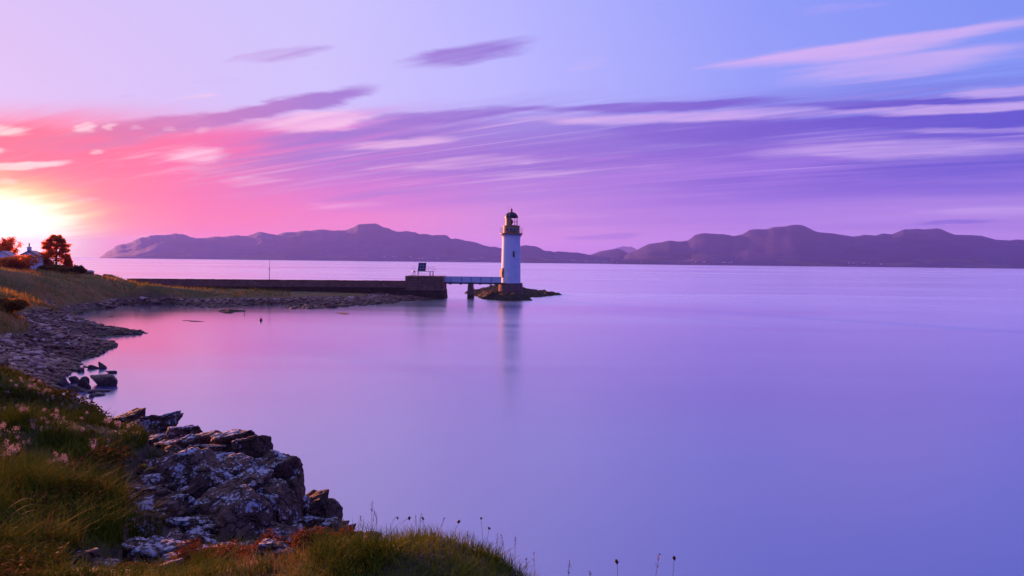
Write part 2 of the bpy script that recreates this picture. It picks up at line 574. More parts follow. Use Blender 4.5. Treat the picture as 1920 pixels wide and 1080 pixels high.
STONE = m_stone('beach_stone', [(0, (0.09, 0.032, 0.016)), (0.6, (0.28, 0.105, 0.060)), (1, (0.66, 0.41, 0.32))])


def m_ground():
    m, T, out = newmat('headland_ground')
    co = T.n.new('ShaderNodeNewGeometry').outputs['Position']
    at = lambda k: (lambda n: (setattr(n, 'attribute_name', k), n.outputs['Fac'])[1])(T.n.new('ShaderNodeAttribute'))
    bea, roc, wee = at('beach'), at('rocky'), at('weed')
    n1 = T.noise(co, 0.35, 5, 0.6); n2 = T.noise(co, 3.0, 5, 0.65); n3 = T.noise(co, 16, 4, 0.65)
    grass = T.mix(T.smooth(n1, 0.38, 0.62), (0.21, 0.14, 0.014, 1), (0.36, 0.145, 0.03, 1))
    grass = T.mix(T.math('MULTIPLY', n2, 0.6), grass, (0.03, 0.022, 0.008, 1))
    n4 = T.noise(co, 0.11, 5, 0.65)
    grass = T.mix(T.math('MULTIPLY', T.smooth(n4, 0.52, 0.62), 0.75), grass, (0.070, 0.068, 0.010, 1))
    grass = T.mix(T.math('MULTIPLY', T.smooth(n2, 0.60, 0.66), 0.7), grass, (0.10, 0.050, 0.030, 1))
    v = T.voronoi(co, 3.2)
    v2 = T.voronoi(co, 9.0)
    gravel = T.mix(T.smooth(v2, 0.1, 0.6), (0.26, 0.13, 0.10, 1), (0.08, 0.036, 0.024, 1))
    gravel = T.mix(T.math('MULTIPLY', T.smooth(n2, 0.35, 0.65), 0.6), gravel, (0.075, 0.048, 0.045, 1))
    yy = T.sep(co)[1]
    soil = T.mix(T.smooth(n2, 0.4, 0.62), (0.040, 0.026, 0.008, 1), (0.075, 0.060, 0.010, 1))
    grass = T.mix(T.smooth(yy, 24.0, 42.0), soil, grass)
    c = T.mix(bea, grass, gravel)
    weed = T.mix(T.smooth(n2, 0.4, 0.6), (0.035, 0.024, 0.010, 1), (0.075, 0.055, 0.014, 1))
    c = T.mix(wee, c, weed)
    rk = T.mix(T.smooth(n2, 0.35, 0.65), (0.030, 0.018, 0.012, 1), (0.075, 0.045, 0.030, 1))
    rk = T.mix(T.smooth(n1, 0.48, 0.6), rk, (0.045, 0.040, 0.008, 1))
    c = T.mix(roc, c, rk)
    h = T.math('ADD', T.math('MULTIPLY', n2, 0.6), T.math('MULTIPLY', n3, 0.4))
    pbr(T, out, c, 0.85, bump(T, h, 0.8, 0.12), spec=0.25)
    return m


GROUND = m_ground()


def m_leaf(name, stops, transl=0.35, tcol=None, attr='rnd', rough=0.85):
    m, T, out = newmat(name)
    a = T.n.new('ShaderNodeAttribute'); a.attribute_name = attr
    c = T.ramp(a.outputs['Fac'], stops)
    d = T.n.new('ShaderNodeBsdfPrincipled')
    T.l.new(c, d.inputs['Base Color']); d.inputs['Roughness'].default_value = rough
    d.inputs['Specular IOR Level'].default_value = 0.03
    t = T.n.new('ShaderNodeBsdfTranslucent')
    if tcol is None:
        T.l.new(c, t.inputs[0])
    else:
        t.inputs[0].default_value = (*tcol, 1)
    mx = T.n.new('ShaderNodeMixShader'); mx.inputs[0].default_value = transl
    T.l.new(d.outputs[0], mx.inputs[1]); T.l.new(t.outputs[0], mx.inputs[2])
    T.l.new(mx.outputs[0], out.inputs[0])
    return m


GRASS = m_leaf('grass_blades', [(0, (0.045, 0.070, 0.004)), (0.35, (0.10, 0.120, 0.007)), (0.66, (0.165, 0.135, 0.012)), (0.8, (0.20, 0.085, 0.018)), (1, (0.32, 0.17, 0.06))], 0.16)
TURF = m_leaf('turf_blades', [(0, (0.070, 0.105, 0.006)), (0.35, (0.135, 0.16, 0.009)), (0.64, (0.22, 0.18, 0.016)), (0.8, (0.30, 0.14, 0.04)), (1, (0.50, 0.28, 0.14))], 0.18)
MEADOW = m_leaf('meadow_grass', [(0, (0.13, 0.115, 0.012)), (0.45, (0.24, 0.14, 0.022)), (1, (0.50, 0.23, 0.08))], 0.6)
BRACKEN = m_leaf('bracken_leaves', [(0, (0.040, 0.040, 0.004)), (0.6, (0.10, 0.082, 0.008)), (1, (0.15, 0.062, 0.014))], 0.12)
HEATHER = m_leaf('heather_sprigs', [(0, (0.08, 0.036, 0.008)), (0.5, (0.18, 0.075, 0.014)), (0.85, (0.26, 0.070, 0.022)), (1, (0.40, 0.06, 0.10))], 0.2)
PINE = m_leaf('pine_needles', [(0, (0.07, 0.034, 0.008)), (1, (0.22, 0.07, 0.012))], 0.75, (0.95, 0.24, 0.04))
BROAD = m_leaf('backlit_leaves', [(0, (0.06, 0.036, 0.008)), (1, (0.24, 0.07, 0.012))], 0.75, (0.95, 0.24, 0.04))
BUSH = m_leaf('bush_leaves', [(0, (0.030, 0.024, 0.006)), (1, (0.11, 0.058, 0.014))], 0.4, (0.32, 0.13, 0.025))
GORSE = m_leaf('orange_bush_leaves', [(0, (0.05, 0.035, 0.006)), (1, (0.26, 0.085, 0.012))], 0.65, (0.85, 0.22, 0.03))
FLOWER = m_leaf('meadowsweet_petals', [(0, (0.46, 0.28, 0.22)), (1, (0.70, 0.52, 0.44))], 0.25)
YELLOW = simple('yellow_petals', (0.65, 0.36, 0.02), (0.75, 0.45, 0.03), 20)
SEED = simple('dry_seed_heads', (0.05, 0.022, 0.018), (0.09, 0.04, 0.03), 30)
PINKSEED = simple('pale_seed_heads', (0.42, 0.22, 0.19), (0.50, 0.28, 0.24), 30)
STEM = simple('dry_stems', (0.07, 0.05, 0.025), (0.13, 0.075, 0.04), 20)
BARK = simple('bark', (0.05, 0.028, 0.018), (0.09, 0.05, 0.03), 6)
STICK = simple('bleached_wood', (0.32, 0.27, 0.27), (0.44, 0.38, 0.38), 12)


def m_white():
    m, T, out = newmat('white_harled_wall')
    co = T.n.new('ShaderNodeTexCoord').outputs['Object']
    n = T.noise(co, 0.9, 5, 0.6)
    c = T.mix(T.smooth(n, 0.4, 0.75), (0.87, 0.86, 0.85, 1), (0.78, 0.77, 0.76, 1))
    streak = T.noise(T.vmath('MULTIPLY', co, (5, 5, 0.35)), 1.0, 4, 0.6)
    c = T.mix(T.math('MULTIPLY', T.smooth(streak, 0.56, 0.75), 0.35), c, (0.50, 0.46, 0.42, 1))
    spots = T.smooth(T.noise(co, 3.2, 2, 0.5), 0.735, 0.76)
    c = T.mix(T.math('MULTIPLY', spots, 0.8), c, (0.20, 0.16, 0.14, 1))
    pbr(T, out, c, 0.75, bump(T, T.noise(co, 14, 4, 0.6), 0.3, 0.02), spec=0.3)
    return m


WHITE = m_white()
PLAINW = simple('white_paint', (0.78, 0.77, 0.76), (0.68, 0.67, 0.66), 1.2, 0.6, 0.15)
OCHRE = simple('ochre_paint', (0.42, 0.25, 0.10), (0.36, 0.20, 0.075), 1.5, 0.6, 0.2)
DOME = simple('dark_dome_paint', (0.035, 0.022, 0.022), (0.055, 0.035, 0.034), 2.0, 0.5, 0.2)
METAL = simple('galvanised_steel', (0.24, 0.22, 0.23), (0.32, 0.30, 0.31), 3.0, 0.5, 0.1, metallic=0.3)
DARKMET = simple('dark_steel', (0.06, 0.045, 0.045), (0.10, 0.07, 0.07), 3.0, 0.6, 0.1)
SOLAR = simple('solar_cells', (0.012, 0.012, 0.03), (0.02, 0.018, 0.04), 5.0, 0.25, 0.02, spec=0.5)
MASON = m_rock('pier_masonry', (0.30, 0.135, 0.075), (0.42, 0.205, 0.125), 0.14, 0.7, False, 0.1)
MASONW = m_rock('tide_stained_masonry', (0.085, 0.042, 0.024), (0.125, 0.064, 0.036), 0.0, 0.7, False, 0.1)
PLINTH = m_rock('plinth_granite', (0.28, 0.145, 0.105), (0.36, 0.20, 0.155), 0.0, 0.7, False, 0.1)
SLATE = simple('slate_roof', (0.30, 0.22, 0.24), (0.38, 0.28, 0.30), 3.0, 0.6, 0.4)
BROWNT = simple('brown_trim', (0.10, 0.05, 0.05), (0.13, 0.07, 0.07), 3.0, 0.6, 0.1)
HOUSEW = simple('far_house_white', (0.80, 0.78, 0.76), (0.72, 0.70, 0.68), 0.2, 0.7, 0.1)
HOUSER = simple('far_house_slate', (0.14, 0.12, 0.13), (0.18, 0.15, 0.16), 0.2, 0.7, 0.1)
BUOYM = simple('weathered_buoy', (0.12, 0.07, 0.06), (0.16, 0.10, 0.08), 4, 0.5, 0.2)
DOORM = simple('door_brown_wood', (0.20, 0.09, 0.04), (0.26, 0.12, 0.05), 5, 0.6, 0.2)

gm, T, out = newmat('lantern_glass')
_g = T.n.new('ShaderNodeBsdfGlass'); _g.inputs['IOR'].default_value = 1.1; _g.inputs['Roughness'].default_value = 0.0
_t = T.n.new('ShaderNodeBsdfTransparent')
_m = T.n.new('ShaderNodeMixShader'); _m.inputs[0].default_value = 0.75
T.l.new(_g.outputs[0], _m.inputs[1]); T.l.new(_t.outputs[0], _m.inputs[2]); T.l.new(_m.outputs[0], out.inputs[0])
GLASS = gm
DKGLASS = simple('window_glass', (0.02, 0.02, 0.03), (0.03, 0.03, 0.04), 3, 0.15, 0.02, spec=0.5)


def m_sea():
    m, T, out = newmat('calm_sea')
    co = T.n.new('ShaderNodeNewGeometry').outputs['Position']
    # long calm and ruffled lanes
    lanes = T.noise(T.vmath('MULTIPLY', co, (0.0011, 0.0075, 0)), 1.0, 4, 0.55, 0.6)
    r = T.math('ADD', 0.235, T.math('MULTIPLY', T.math('SUBTRACT', lanes, 0.5), 0.22))
    near = T.noise(T.vmath('MULTIPLY', co, (0.05, 0.11, 0)), 1.0, 3, 0.5, 0.4)
    r = T.math('ADD', r, T.math('MULTIPLY', T.math('SUBTRACT', near, 0.5), 0.06))
    mid = T.noise(T.vmath('MULTIPLY', co, (0.006, 0.045, 0)), 1.0, 4, 0.6, 0.8)
    r = T.math('ADD', r, T.math('MULTIPLY', T.math('SUBTRACT', mid, 0.5), 0.20))
    # the inlet behind the pier lies sheltered and glassy
    sx_, sy_, _z = T.sep(co)
    inl = T.math('MULTIPLY', T.math('SUBTRACT', 1.0, T.smooth(sx_, -55.0, 5.0)), T.math('MULTIPLY', T.math('SUBTRACT', 1.0, T.smooth(sy_, 138.0, 152.0)), T.smooth(sy_, 20.0, 75.0)))
    r = T.math('MULTIPLY', r, T.math('SUBTRACT', 1.0, T.math('MULTIPLY', inl, 0.5)))
    r = T.math('MAXIMUM', r, 0.09)
    gl = T.n.new('ShaderNodeBsdfGlossy')
    gl.distribution = 'MULTI_GGX'
    T.put(gl.inputs['Color'], (0.98, 0.94, 1.0, 1))
    T.put(gl.inputs['Roughness'], r)
    df = T.n.new('ShaderNodeBsdfDiffuse')
    body = T.mix(T.smooth(near, 0.3, 0.7), (0.060, 0.052, 0.30, 1), (0.085, 0.056, 0.30, 1))
    T.put(df.inputs['Color'], body)
    fr = T.n.new('ShaderNodeFresnel'); fr.inputs['IOR'].default_value = 1.6
    fac = T.math('ADD', T.math('MULTIPLY', fr.outputs[0], 0.95), 0.30, clamp=True)
    mx = T.n.new('ShaderNodeMixShader')
    T.l.new(fac, mx.inputs[0]); T.l.new(df.outputs[0], mx.inputs[1]); T.l.new(gl.outputs[0], mx.inputs[2])
    T.l.new(mx.outputs[0], out.inputs[0])
    return m


SEA = m_sea()


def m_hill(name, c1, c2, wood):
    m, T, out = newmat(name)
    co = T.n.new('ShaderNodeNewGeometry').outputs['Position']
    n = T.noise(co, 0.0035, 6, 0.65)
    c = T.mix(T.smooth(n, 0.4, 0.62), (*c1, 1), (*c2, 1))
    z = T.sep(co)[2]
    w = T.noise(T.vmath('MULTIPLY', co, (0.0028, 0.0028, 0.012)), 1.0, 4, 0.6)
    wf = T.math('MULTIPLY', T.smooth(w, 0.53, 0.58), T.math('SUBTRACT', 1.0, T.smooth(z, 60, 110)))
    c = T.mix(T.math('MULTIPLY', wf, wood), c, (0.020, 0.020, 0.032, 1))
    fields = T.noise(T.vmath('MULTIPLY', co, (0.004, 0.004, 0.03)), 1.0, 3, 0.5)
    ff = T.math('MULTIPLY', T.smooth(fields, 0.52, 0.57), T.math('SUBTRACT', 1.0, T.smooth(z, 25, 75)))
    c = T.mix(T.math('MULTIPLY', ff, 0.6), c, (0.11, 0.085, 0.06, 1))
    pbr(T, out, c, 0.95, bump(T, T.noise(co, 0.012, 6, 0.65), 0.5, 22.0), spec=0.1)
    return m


HILLM = m_hill('haze_tinted_hillside', (0.022, 0.018, 0.085), (0.034, 0.027, 0.115), 0.6)  # heather hills, with the blue-violet of distant haze put into their colour

# ------------------------------------------------------------------ sea
SEA_R = 15000.0
sv = []; sf = []
xs = [-SEA_R, -5000, -1500, -400, -120, 0, 120, 400, 1500, 5000, SEA_R]
ys = [-2500, -600, -120, 0, 40, 120, 250, 600, 1500, 4000, 8000, SEA_R]
for y in ys:
    for x in xs:
        sv.append((x, y, 0))
nx = len(xs)
for j in range(len(ys) - 1):
    for i in range(nx - 1):
        sf.append((j * nx + i, j * nx + i + 1, (j + 1) * nx + i + 1, (j + 1) * nx + i))
tag(link('sea', mesh_np('sea', sv, sf), SEA), kind='structure')

# ------------------------------------------------------------------ hills


def hill(name, prof, depth, shore, seed, back=1600.0, nrow=26, step=3.0, rough=0.15):
    px = np.arange(prof[0][0], prof[-1][0] + 0.1, step)
    py = np.interp(px, [p[0] for p in prof], [p[1] for p in prof])
    py = py + (vnoise(np.stack([px, px * 0, px * 0], 1), 0.11, seed) * 0.9 + vnoise(np.stack([px, px * 0, px * 0], 1), 0.31, seed + 3) * 0.5)
    V = []
    n = len(px)
    dirs = np.array([tuple(ray(a, b)) for a, b in zip(px, py)])
    dirs = dirs / dirs[:, 1:2]
    top = np.array((0, 0, CAM_H)) + dirs * depth
    H = np.maximum(top[:, 2], 1.0)
    for j in range(nrow + 9):
        t = j / nrow
        Y = shore + (depth - shore) * t if t <= 1 else depth + (t - 1) * back * nrow / 8
        X = dirs[:, 0] * Y
        P = np.stack([X, np.full(n, Y), np.zeros(n)], 1)
        if t <= 1:
            # foreshore, then spurs and gullies rising to the ridge
            f = 0.05 * min(1, t * 12) + 0.95 * t ** 1.12
            spur = fbm(P * np.array((1, 0.45, 1)), 1 / 420.0, seed, 4) * rough * math.sin(math.pi * min(1, t)) ** 0.8
            Z = H * np.clip(f + spur, 0.0, 0.97 + 0.03 * t if t < 1 else 1.0)
            Z = np.minimum(Z, (H - CAM_H) * (Y / depth) * (0.985 if t < 1 else 1) + CAM_H)
            if j == 0:
                Z = np.full(n, -2.0)
            else:
                Z = np.maximum(Z, 3.0 + 2 * vnoise(P, 0.01, seed))
        else:
            Z = H * max(0.0, 1 - (t - 1) * nrow / 8 * 1.05) - 3
        P[:, 2] = Z
        V.append(P)
    V = np.concatenate(V)
    rows = nrow + 9
    idx = np.arange(rows * n).reshape(rows, n)
    Fq = np.stack([idx[:-1, :-1], idx[:-1, 1:], idx[1:, 1:], idx[1:, :-1]], -1).reshape(-1, 4)
    HILLT.append(BVHTree.FromPolygons([tuple(v) for v in V], [tuple(q) for q in Fq.tolist()]))
    return tag(link(name, mesh_np(name, V, Fq, True), HILLM), kind='structure')


HILLT = []
PA = [(186, 483), (192, 478), (205, 470), (218, 461), (232, 457), (245, 455), (262, 446), (285, 442), (310, 440), (330, 438), (345, 440), (365, 446),
      (390, 445), (410, 443), (425, 444), (440, 441), (455, 443), (465, 443), (480, 436), (490, 434), (505, 438), (520, 440), (530, 437), (545, 435), (560, 434.5), (590, 431), (610, 431),
      (625, 433), (640, 432), (655, 430), (672, 421), (690, 420), (707, 419.5), (720, 426), (745, 434.5), (765, 433), (780, 436), (785, 439), (800, 438.5), (812, 441.5), (828, 439.5), (836, 441), (846, 447.5),
      (856, 447.5), (870, 451), (890, 454.5), (908, 460), (925, 463), (945, 466), (985, 473), (1030, 482), (1080, 491), (1110, 493)]
PB = [(925, 489), (945, 472), (965, 464), (978, 461), (990, 460), (1005, 462), (1022, 470), (1040, 472), (1060, 472.5), (1080, 473.5), (1098, 476), (1110, 478.5), (1117, 475), (1125, 471.5), (1145, 468.5),
      (1163, 467), (1178, 473.5), (1200, 482), (1240, 494)]
PC = [(1085, 484), (1105, 478), (1120, 472), (1140, 468.5), (1155, 465.5), (1170, 461.5), (1176, 462.5), (1184, 462), (1192, 467), (1215, 475), (1245, 492)]
PD = [(1150, 494), (1165, 486), (1178, 474), (1190, 471), (1203, 463.5), (1215, 458), (1235, 454.5), (1255, 451.5), (1275, 452.5), (1290, 451), (1298, 445), (1303, 440.5), (1320, 437), (1335, 437.5), (1345, 439),
      (1360, 439.5), (1375, 442.5), (1392, 439.5), (1405, 431.5), (1420, 430), (1438, 429.5), (1450, 426), (1475, 424), (1488, 421.5), (1502, 421.5), (1515, 427), (1533, 435), (1555, 437), (1575, 439.5),
      (1600, 443.5), (1612, 442), (1620, 440), (1640, 442), (1655, 437.5), (1672, 439.5), (1685, 434), (1695, 430), (1710, 429), (1735, 430), (1757, 428), (1766, 430), (1790, 440.5), (1820, 440.5), (1840, 442),
      (1865, 449), (1890, 451), (1905, 449), (1920, 450), (2000, 457), (2150, 446), (2400, 452), (2700, 468), (3000, 500)]
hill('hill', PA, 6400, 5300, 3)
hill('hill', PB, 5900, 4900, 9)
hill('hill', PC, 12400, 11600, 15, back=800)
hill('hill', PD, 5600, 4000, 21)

# ------------------------------------------------------------------ headland terrain
CP = []                                                # X, Y, Z control points


def cp_px(px, py, z):
    p = at_z(px, py, z); CP.append((p.x, p.y, z))


def cp_d(px, py, Y, dz=0.0):
    p = at_depth(px, py, Y); CP.append((p.x, p.y, p.z + dz))


CP += [(0, 0, 7.0), (-3, -3, 7.6), (3, -3, 7.2), (-10, -2, 8.0), (-10, -12, 9.5), (4, -12, 8.5), (-22, 0, 9.0), (-34, 10, 8.0)]
# grassy mound at the camera's feet, falling away to the water
CP += [(-1.35, 4.75, 6.42), (-0.75, 4.8, 6.48), (-0.29, 4.7, 6.45), (0.0, 4.42, 6.48), (0.14, 4.2, 6.46), (0.36, 3.6, 6.46), (-0.6, 3.4, 6.72), (-1.4, 3.2, 6.72), (0.75, 3.0, 6.55), (1.1, 2.2, 6.6),
       (-0.9, 6.2, 5.2), (0.2, 5.9, 4.6), (1.1, 4.7, 4.6), (1.7, 3.6, 4.6), (2.2, 1.5, 5.2), (-0.8, 8.0, 3.2), (0.8, 7.2, 2.4), (2.4, 5.0, 2.2), (3.8, 2.0, 3.0), (0.4, 10, 0.2), (3.0, 8, -0.8), (5.5, 3, -0.5), (6, -3, 2.0), (9, 2, -1.5), (5, 12, -2), (0, 16, -2)]
# heather bank and hollow with the rocks
cp_d(350, 1075, 6.2); cp_d(450, 1085, 5.6); cp_d(560, 1065, 5.6, -0.1); cp_d(430, 1050, 8.6, -0.1); cp_d(560, 1050, 8.5, -0.3)
cp_d(300, 1060, 7.6); cp_d(160, 1070, 6.4); cp_d(0, 1080, 4.6); cp_d(0, 980, 7.0); cp_d(100, 980, 7.6); cp_d(200, 980, 8.6)
cp_d(340, 1010, 9.6); cp_d(450, 985, 11.0, -0.2); cp_d(520, 980, 12.0, -0.3); cp_d(600, 985, 12.6, -0.3)
cp_d(0, 860, 11.5); cp_d(120, 870, 12.0); cp_d(240, 890, 12.0); cp_d(340, 920, 12.0); cp_d(420, 900, 13.3); cp_d(510, 920, 13.4, -0.2)
cp_d(0, 780, 16.5); cp_d(120, 800, 16.5); cp_d(260, 820, 16.0); cp_d(360, 835, 15.6, -0.1); cp_d(440, 836, 15.0, -0.2); cp_d(490, 862, 14.5, -0.2); cp_d(555, 905, 14.0, -0.3); cp_d(620, 960, 13.6, -0.3)
cp_d(0, 724, 22); cp_d(60, 738, 22.5); cp_d(130, 764, 22.5); cp_d(215, 795, 20, -0.1)
# sea cliff outside that rim
for px, py, Y, z in ((640, 985, 15.5, 0.6), (585, 930, 16.5, 0.4), (520, 880, 17.2, 0.6), (460, 850, 18.4, 0.6), (390, 835, 19.4, 0.6), (310, 815, 21, 0.5), (250, 800, 23, 0.4)):
    p = at_depth(px, py, Y); CP.append((p.x + 0.4, p.y, z))
for px, Y in ((700, 17), (640, 20), (560, 23), (460, 26), (360, 29), (700, 12.5)):
    p = at_depth(px, 900, Y); CP.append((p.x, p.y, -1.6))
cp_px(205, 782, -0.2); CP.append((-19, 29, 1.2)); CP.append((-24, 30, 2.0)); CP.append((-36, 30, 4.5)); CP.append((-46, 40, 5.0)); CP.append((-60, 30, 8.0))
# cobble beach
for px, py in ((96, 742), (104, 724), (122, 704), (146, 690), (182, 668), (218, 650), (210, 642), (262, 626), (215, 617), (170, 607), (128, 596), (150, 588), (185, 580), (215, 572), (245, 571)):
    cp_px(px, py, 0.02)
cp_px(70, 738, 0.6); cp_px(165, 712, -0.45); cp_px(140, 735, -0.4); cp_px(185, 690, -0.45); cp_px(40, 705, 1.3); cp_px(84, 690, 0.7); cp_px(0, 680, 1.8); cp_px(60, 650, 1.4); cp_px(120, 660, 0.6); cp_px(160, 635, 0.55); cp_px(0, 640, 2.3)
cp_px(80, 615, 1.5); cp_px(20, 600, 3.4); cp_px(100, 590, 1.0); cp_px(60, 580, 1.9); cp_px(130, 570, 1.3); cp_px(190, 560, 1.2); cp_px(0, 565, 4.0)
# the inlet
for px, py in ((222, 700), (205, 735), (190, 750), (300, 600), (330, 640), (250, 680), (250, 650), (240, 730), (280, 760), (210, 597), (400, 600), (500, 640), (600, 600), (750, 600), (400, 750), (250, 584)):
    cp_px(px, py, -1.1)
# meadow
cp_px(0, 545, 4.6); cp_px(100, 540, 3.7); cp_px(180, 545, 2.7); cp_px(200, 530, 3.8); cp_px(240, 552, 1.6); cp_px(255, 538, 3.0); cp_px(60, 520, 4.9); cp_px(140, 522, 4.5); cp_px(180, 519, 4.6); cp_px(225, 523, 4.1); cp_px(300, 540, 2.4)
CP += [(-112, 150, 5.4), (-125, 140, 5.6), (-100, 150, 5.2), (-92, 152, 4.6), (-140, 120, 6), (-110, 95, 6.5), (-75, 65, 6.0), (-150, 165, 5.5), (-90, 168, -0.8), (-108, 176, -0.8), (-130, 190, 0.5), (-82, 160, -0.5), (-160, 215, -1)]
# spit in front of the pier wall
for px, py in ((285, 570), (340, 571), (400, 575.5), (450, 572), (520, 570.5), (560, 574), (580, 577), (640, 573), (700, 570), (745, 567), (800, 562)):
    cp_px(px, py, 0.03)
for px, py, z in ((330, 560, 0.9), (420, 560, 1.0), (500, 560, 0.95), (580, 562, 0.8), (660, 562, 0.6), (720, 560, 0.5), (360, 551, 1.7), (450, 550, 1.7), (540, 550, 1.6), (620, 551, 1.3), (700, 551, 1.1), (750, 553, 0.7)):
    cp_px(px, py, z)
CP += [(-80, 146, 1.9), (-60, 148, 1.7), (-40, 149, 1.4), (-26, 150, 0.7), (-18, 150, 0.1), (-14, 151, -0.9), (-10, 146, -1.4), (-20, 140, -1.0), (-70, 158, -1), (-50, 159, -1), (-30, 160, -1), (-15, 158, -1.2), (0, 130, -1.6), (10, 160, -2), (0, 90, -2), (20, 60, -2.5), (10, 30, -2.5), (40, 110, -2.5), (-8, 40, -2)]
CP = np.array(CP, float)


def tps_fit(C, lam=0.02):
    xy = C[:, :2] / 20.0
    n = len(C)
    d2 = ((xy[:, None] - xy[None]) ** 2).sum(-1)
    K = np.where(d2 > 0, 0.5 * d2 * np.log(np.maximum(d2, 1e-12)), 0) + lam * 0.02 * np.eye(n)
    P = np.concatenate([np.ones((n, 1)), xy], 1)
    A = np.zeros((n + 3, n + 3)); A[:n, :n] = K; A[:n, n:] = P; A[n:, :n] = P.T
    b = np.zeros(n + 3); b[:n] = C[:, 2]
    return xy, np.linalg.solve(A, b)


TXY, TW = tps_fit(CP)


def ground0(x, y):
    x = np.asarray(x, float).ravel(); y = np.asarray(y, float).ravel()
    r = np.zeros(len(x))
    for s in range(0, len(x), 20000):
        q = np.stack([x[s:s + 20000], y[s:s + 20000]], 1) / 20.0
        d2 = ((q[:, None] - TXY[None]) ** 2).sum(-1)
        K = 0.5 * d2 * np.log(np.maximum(d2, 1e-12))
        r[s:s + 20000] = K @ TW[:-3] + TW[-3] + q @ TW[-2:]
    return np.clip(r, -2.5, 12.0)


OUTCROP = [(236, 772), (300, 790), (430, 808), (500, 838), (568, 880), (645, 935), (650, 1005), (585, 1040), (420, 1062), (335, 1078), (225, 1085), (130, 1085), (128, 1045), (225, 1030), (238, 970), (232, 905), (262, 850), (280, 822)]


def ground(x, y):
    x = np.asarray(x, float).ravel(); y = np.asarray(y, float).ravel()
    z = ground0(x, y)
    P = np.stack([x, y, x * 0], 1)
    r = np.hypot(x, y)
    near = np.clip((30 - r) / 20, 0, 1)
    px, py = project(np.stack([x, y, z], 1))
    z = z - 0.28 * (inpoly(px, py, OUTCROP) & (y < 27) & (y > 6.5))
    z = z + fbm(P, 0.9, 5, 3) * (0.05 + 0.06 * near) * (z > 0.2) + fbm(P, 0.22, 8, 3) * 0.10 * (z > 0.8)
    return z


def zones(x, y, z):
    P = np.stack([x, y, x * 0], 1)
    n = fbm(P, 0.12, 31, 3)
    far = np.clip((y - 26) / 6, 0, 1)
    lim = np.where(y > 100, 1.15, np.where(y < 75, 2.9, 2.3)) + n * np.where(y > 100, 0.22, 0.5)
    beach = np.clip((lim - z) / 0.35, 0, 1) * far
    weed = np.clip((0.34 + n * 0.16 - z) / 0.2, 0, 1) * far
    px, py = project(np.stack([x, y, z], 1))
    rocky = (inpoly(px, py, OUTCROP) & (y < 27)).astype(float)
    rocky = np.maximum(rocky, ((z < 2.6) & (y < 24) & (x > -9)).astype(float))
    return beach, weed, rocky


azs = np.radians(np.concatenate([np.linspace(-118, -46, 60), np.linspace(-45, 6, 260), np.linspace(7, 120, 50)]))
rs = np.geomspace(1.2, 260, 330)
A, R = np.meshgrid(azs, rs, indexing='ij')
GX = (np.sin(A) * R).ravel(); GY = (np.cos(A) * R).ravel()
GZ = ground(GX, GY)
be, we, ro = zones(GX, GY, GZ)
idx = np.arange(A.size).reshape(A.shape)
Fq = np.stack([idx[:-1, :-1], idx[:-1, 1:], idx[1:, 1:], idx[1:, :-1]], -1).reshape(-1, 4)
keep = (GZ[Fq] > -1.3).any(1)
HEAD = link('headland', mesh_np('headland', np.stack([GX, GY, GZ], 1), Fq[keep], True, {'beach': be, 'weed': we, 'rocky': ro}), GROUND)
tag(HEAD, kind='structure')


def cast(px, py, r0=2.5, r1=230):
    d = np.array(ray(px, py)); d = d / np.linalg.norm(d[:2])
    t = np.geomspace(r0, r1, 700)
    P = np.array((0, 0, CAM_H)) + d[None] * t[:, None]
    g = ground(P[:, 0], P[:, 1])
    hit = np.nonzero(P[:, 2] < g)[0]
    if len(hit) == 0:
        return None
    return Vector(P[hit[0]])


def gz(x, y):
    return float(ground([x], [y])[0])


# ------------------------------------------------------------------ rock shapes


def ico(sub):
    t = (1 + 5 ** 0.5) / 2
    v = [(-1, t, 0), (1, t, 0), (-1, -t, 0), (1, -t, 0), (0, -1, t), (0, 1, t), (0, -1, -t), (0, 1, -t), (t, 0, -1), (t, 0, 1), (-t, 0, -1), (-t, 0, 1)]
    f = [(0, 11, 5), (0, 5, 1), (0, 1, 7), (0, 7, 10), (0, 10, 11), (1, 5, 9), (5, 11, 4), (11, 10, 2), (10, 7, 6), (7, 1, 8), (3, 9, 4), (3, 4, 2), (3, 2, 6), (3, 6, 8), (3, 8, 9), (4, 9, 5), (2, 4, 11), (6, 2, 10), (8, 6, 7), (9, 8, 1)]
    v = [np.array(p) / np.linalg.norm(p) for p in v]
    for _ in range(sub):
        c = {}; nf = []

        def mid(a, b):
            k = (min(a, b), max(a, b))
            if k not in c:
                m = v[a] + v[b]; v.append(m / np.linalg.norm(m)); c[k] = len(v) - 1
            return c[k]
        for a, b, d in f:
            x, y, z = mid(a, b), mid(b, d), mid(d, a)
            nf += [(a, x, z), (b, y, x), (d, z, y), (x, y, z)]
        f = nf
    return np.array(v), np.array(f)


ICO = {s: ico(s) for s in (1, 2, 3, 4)}


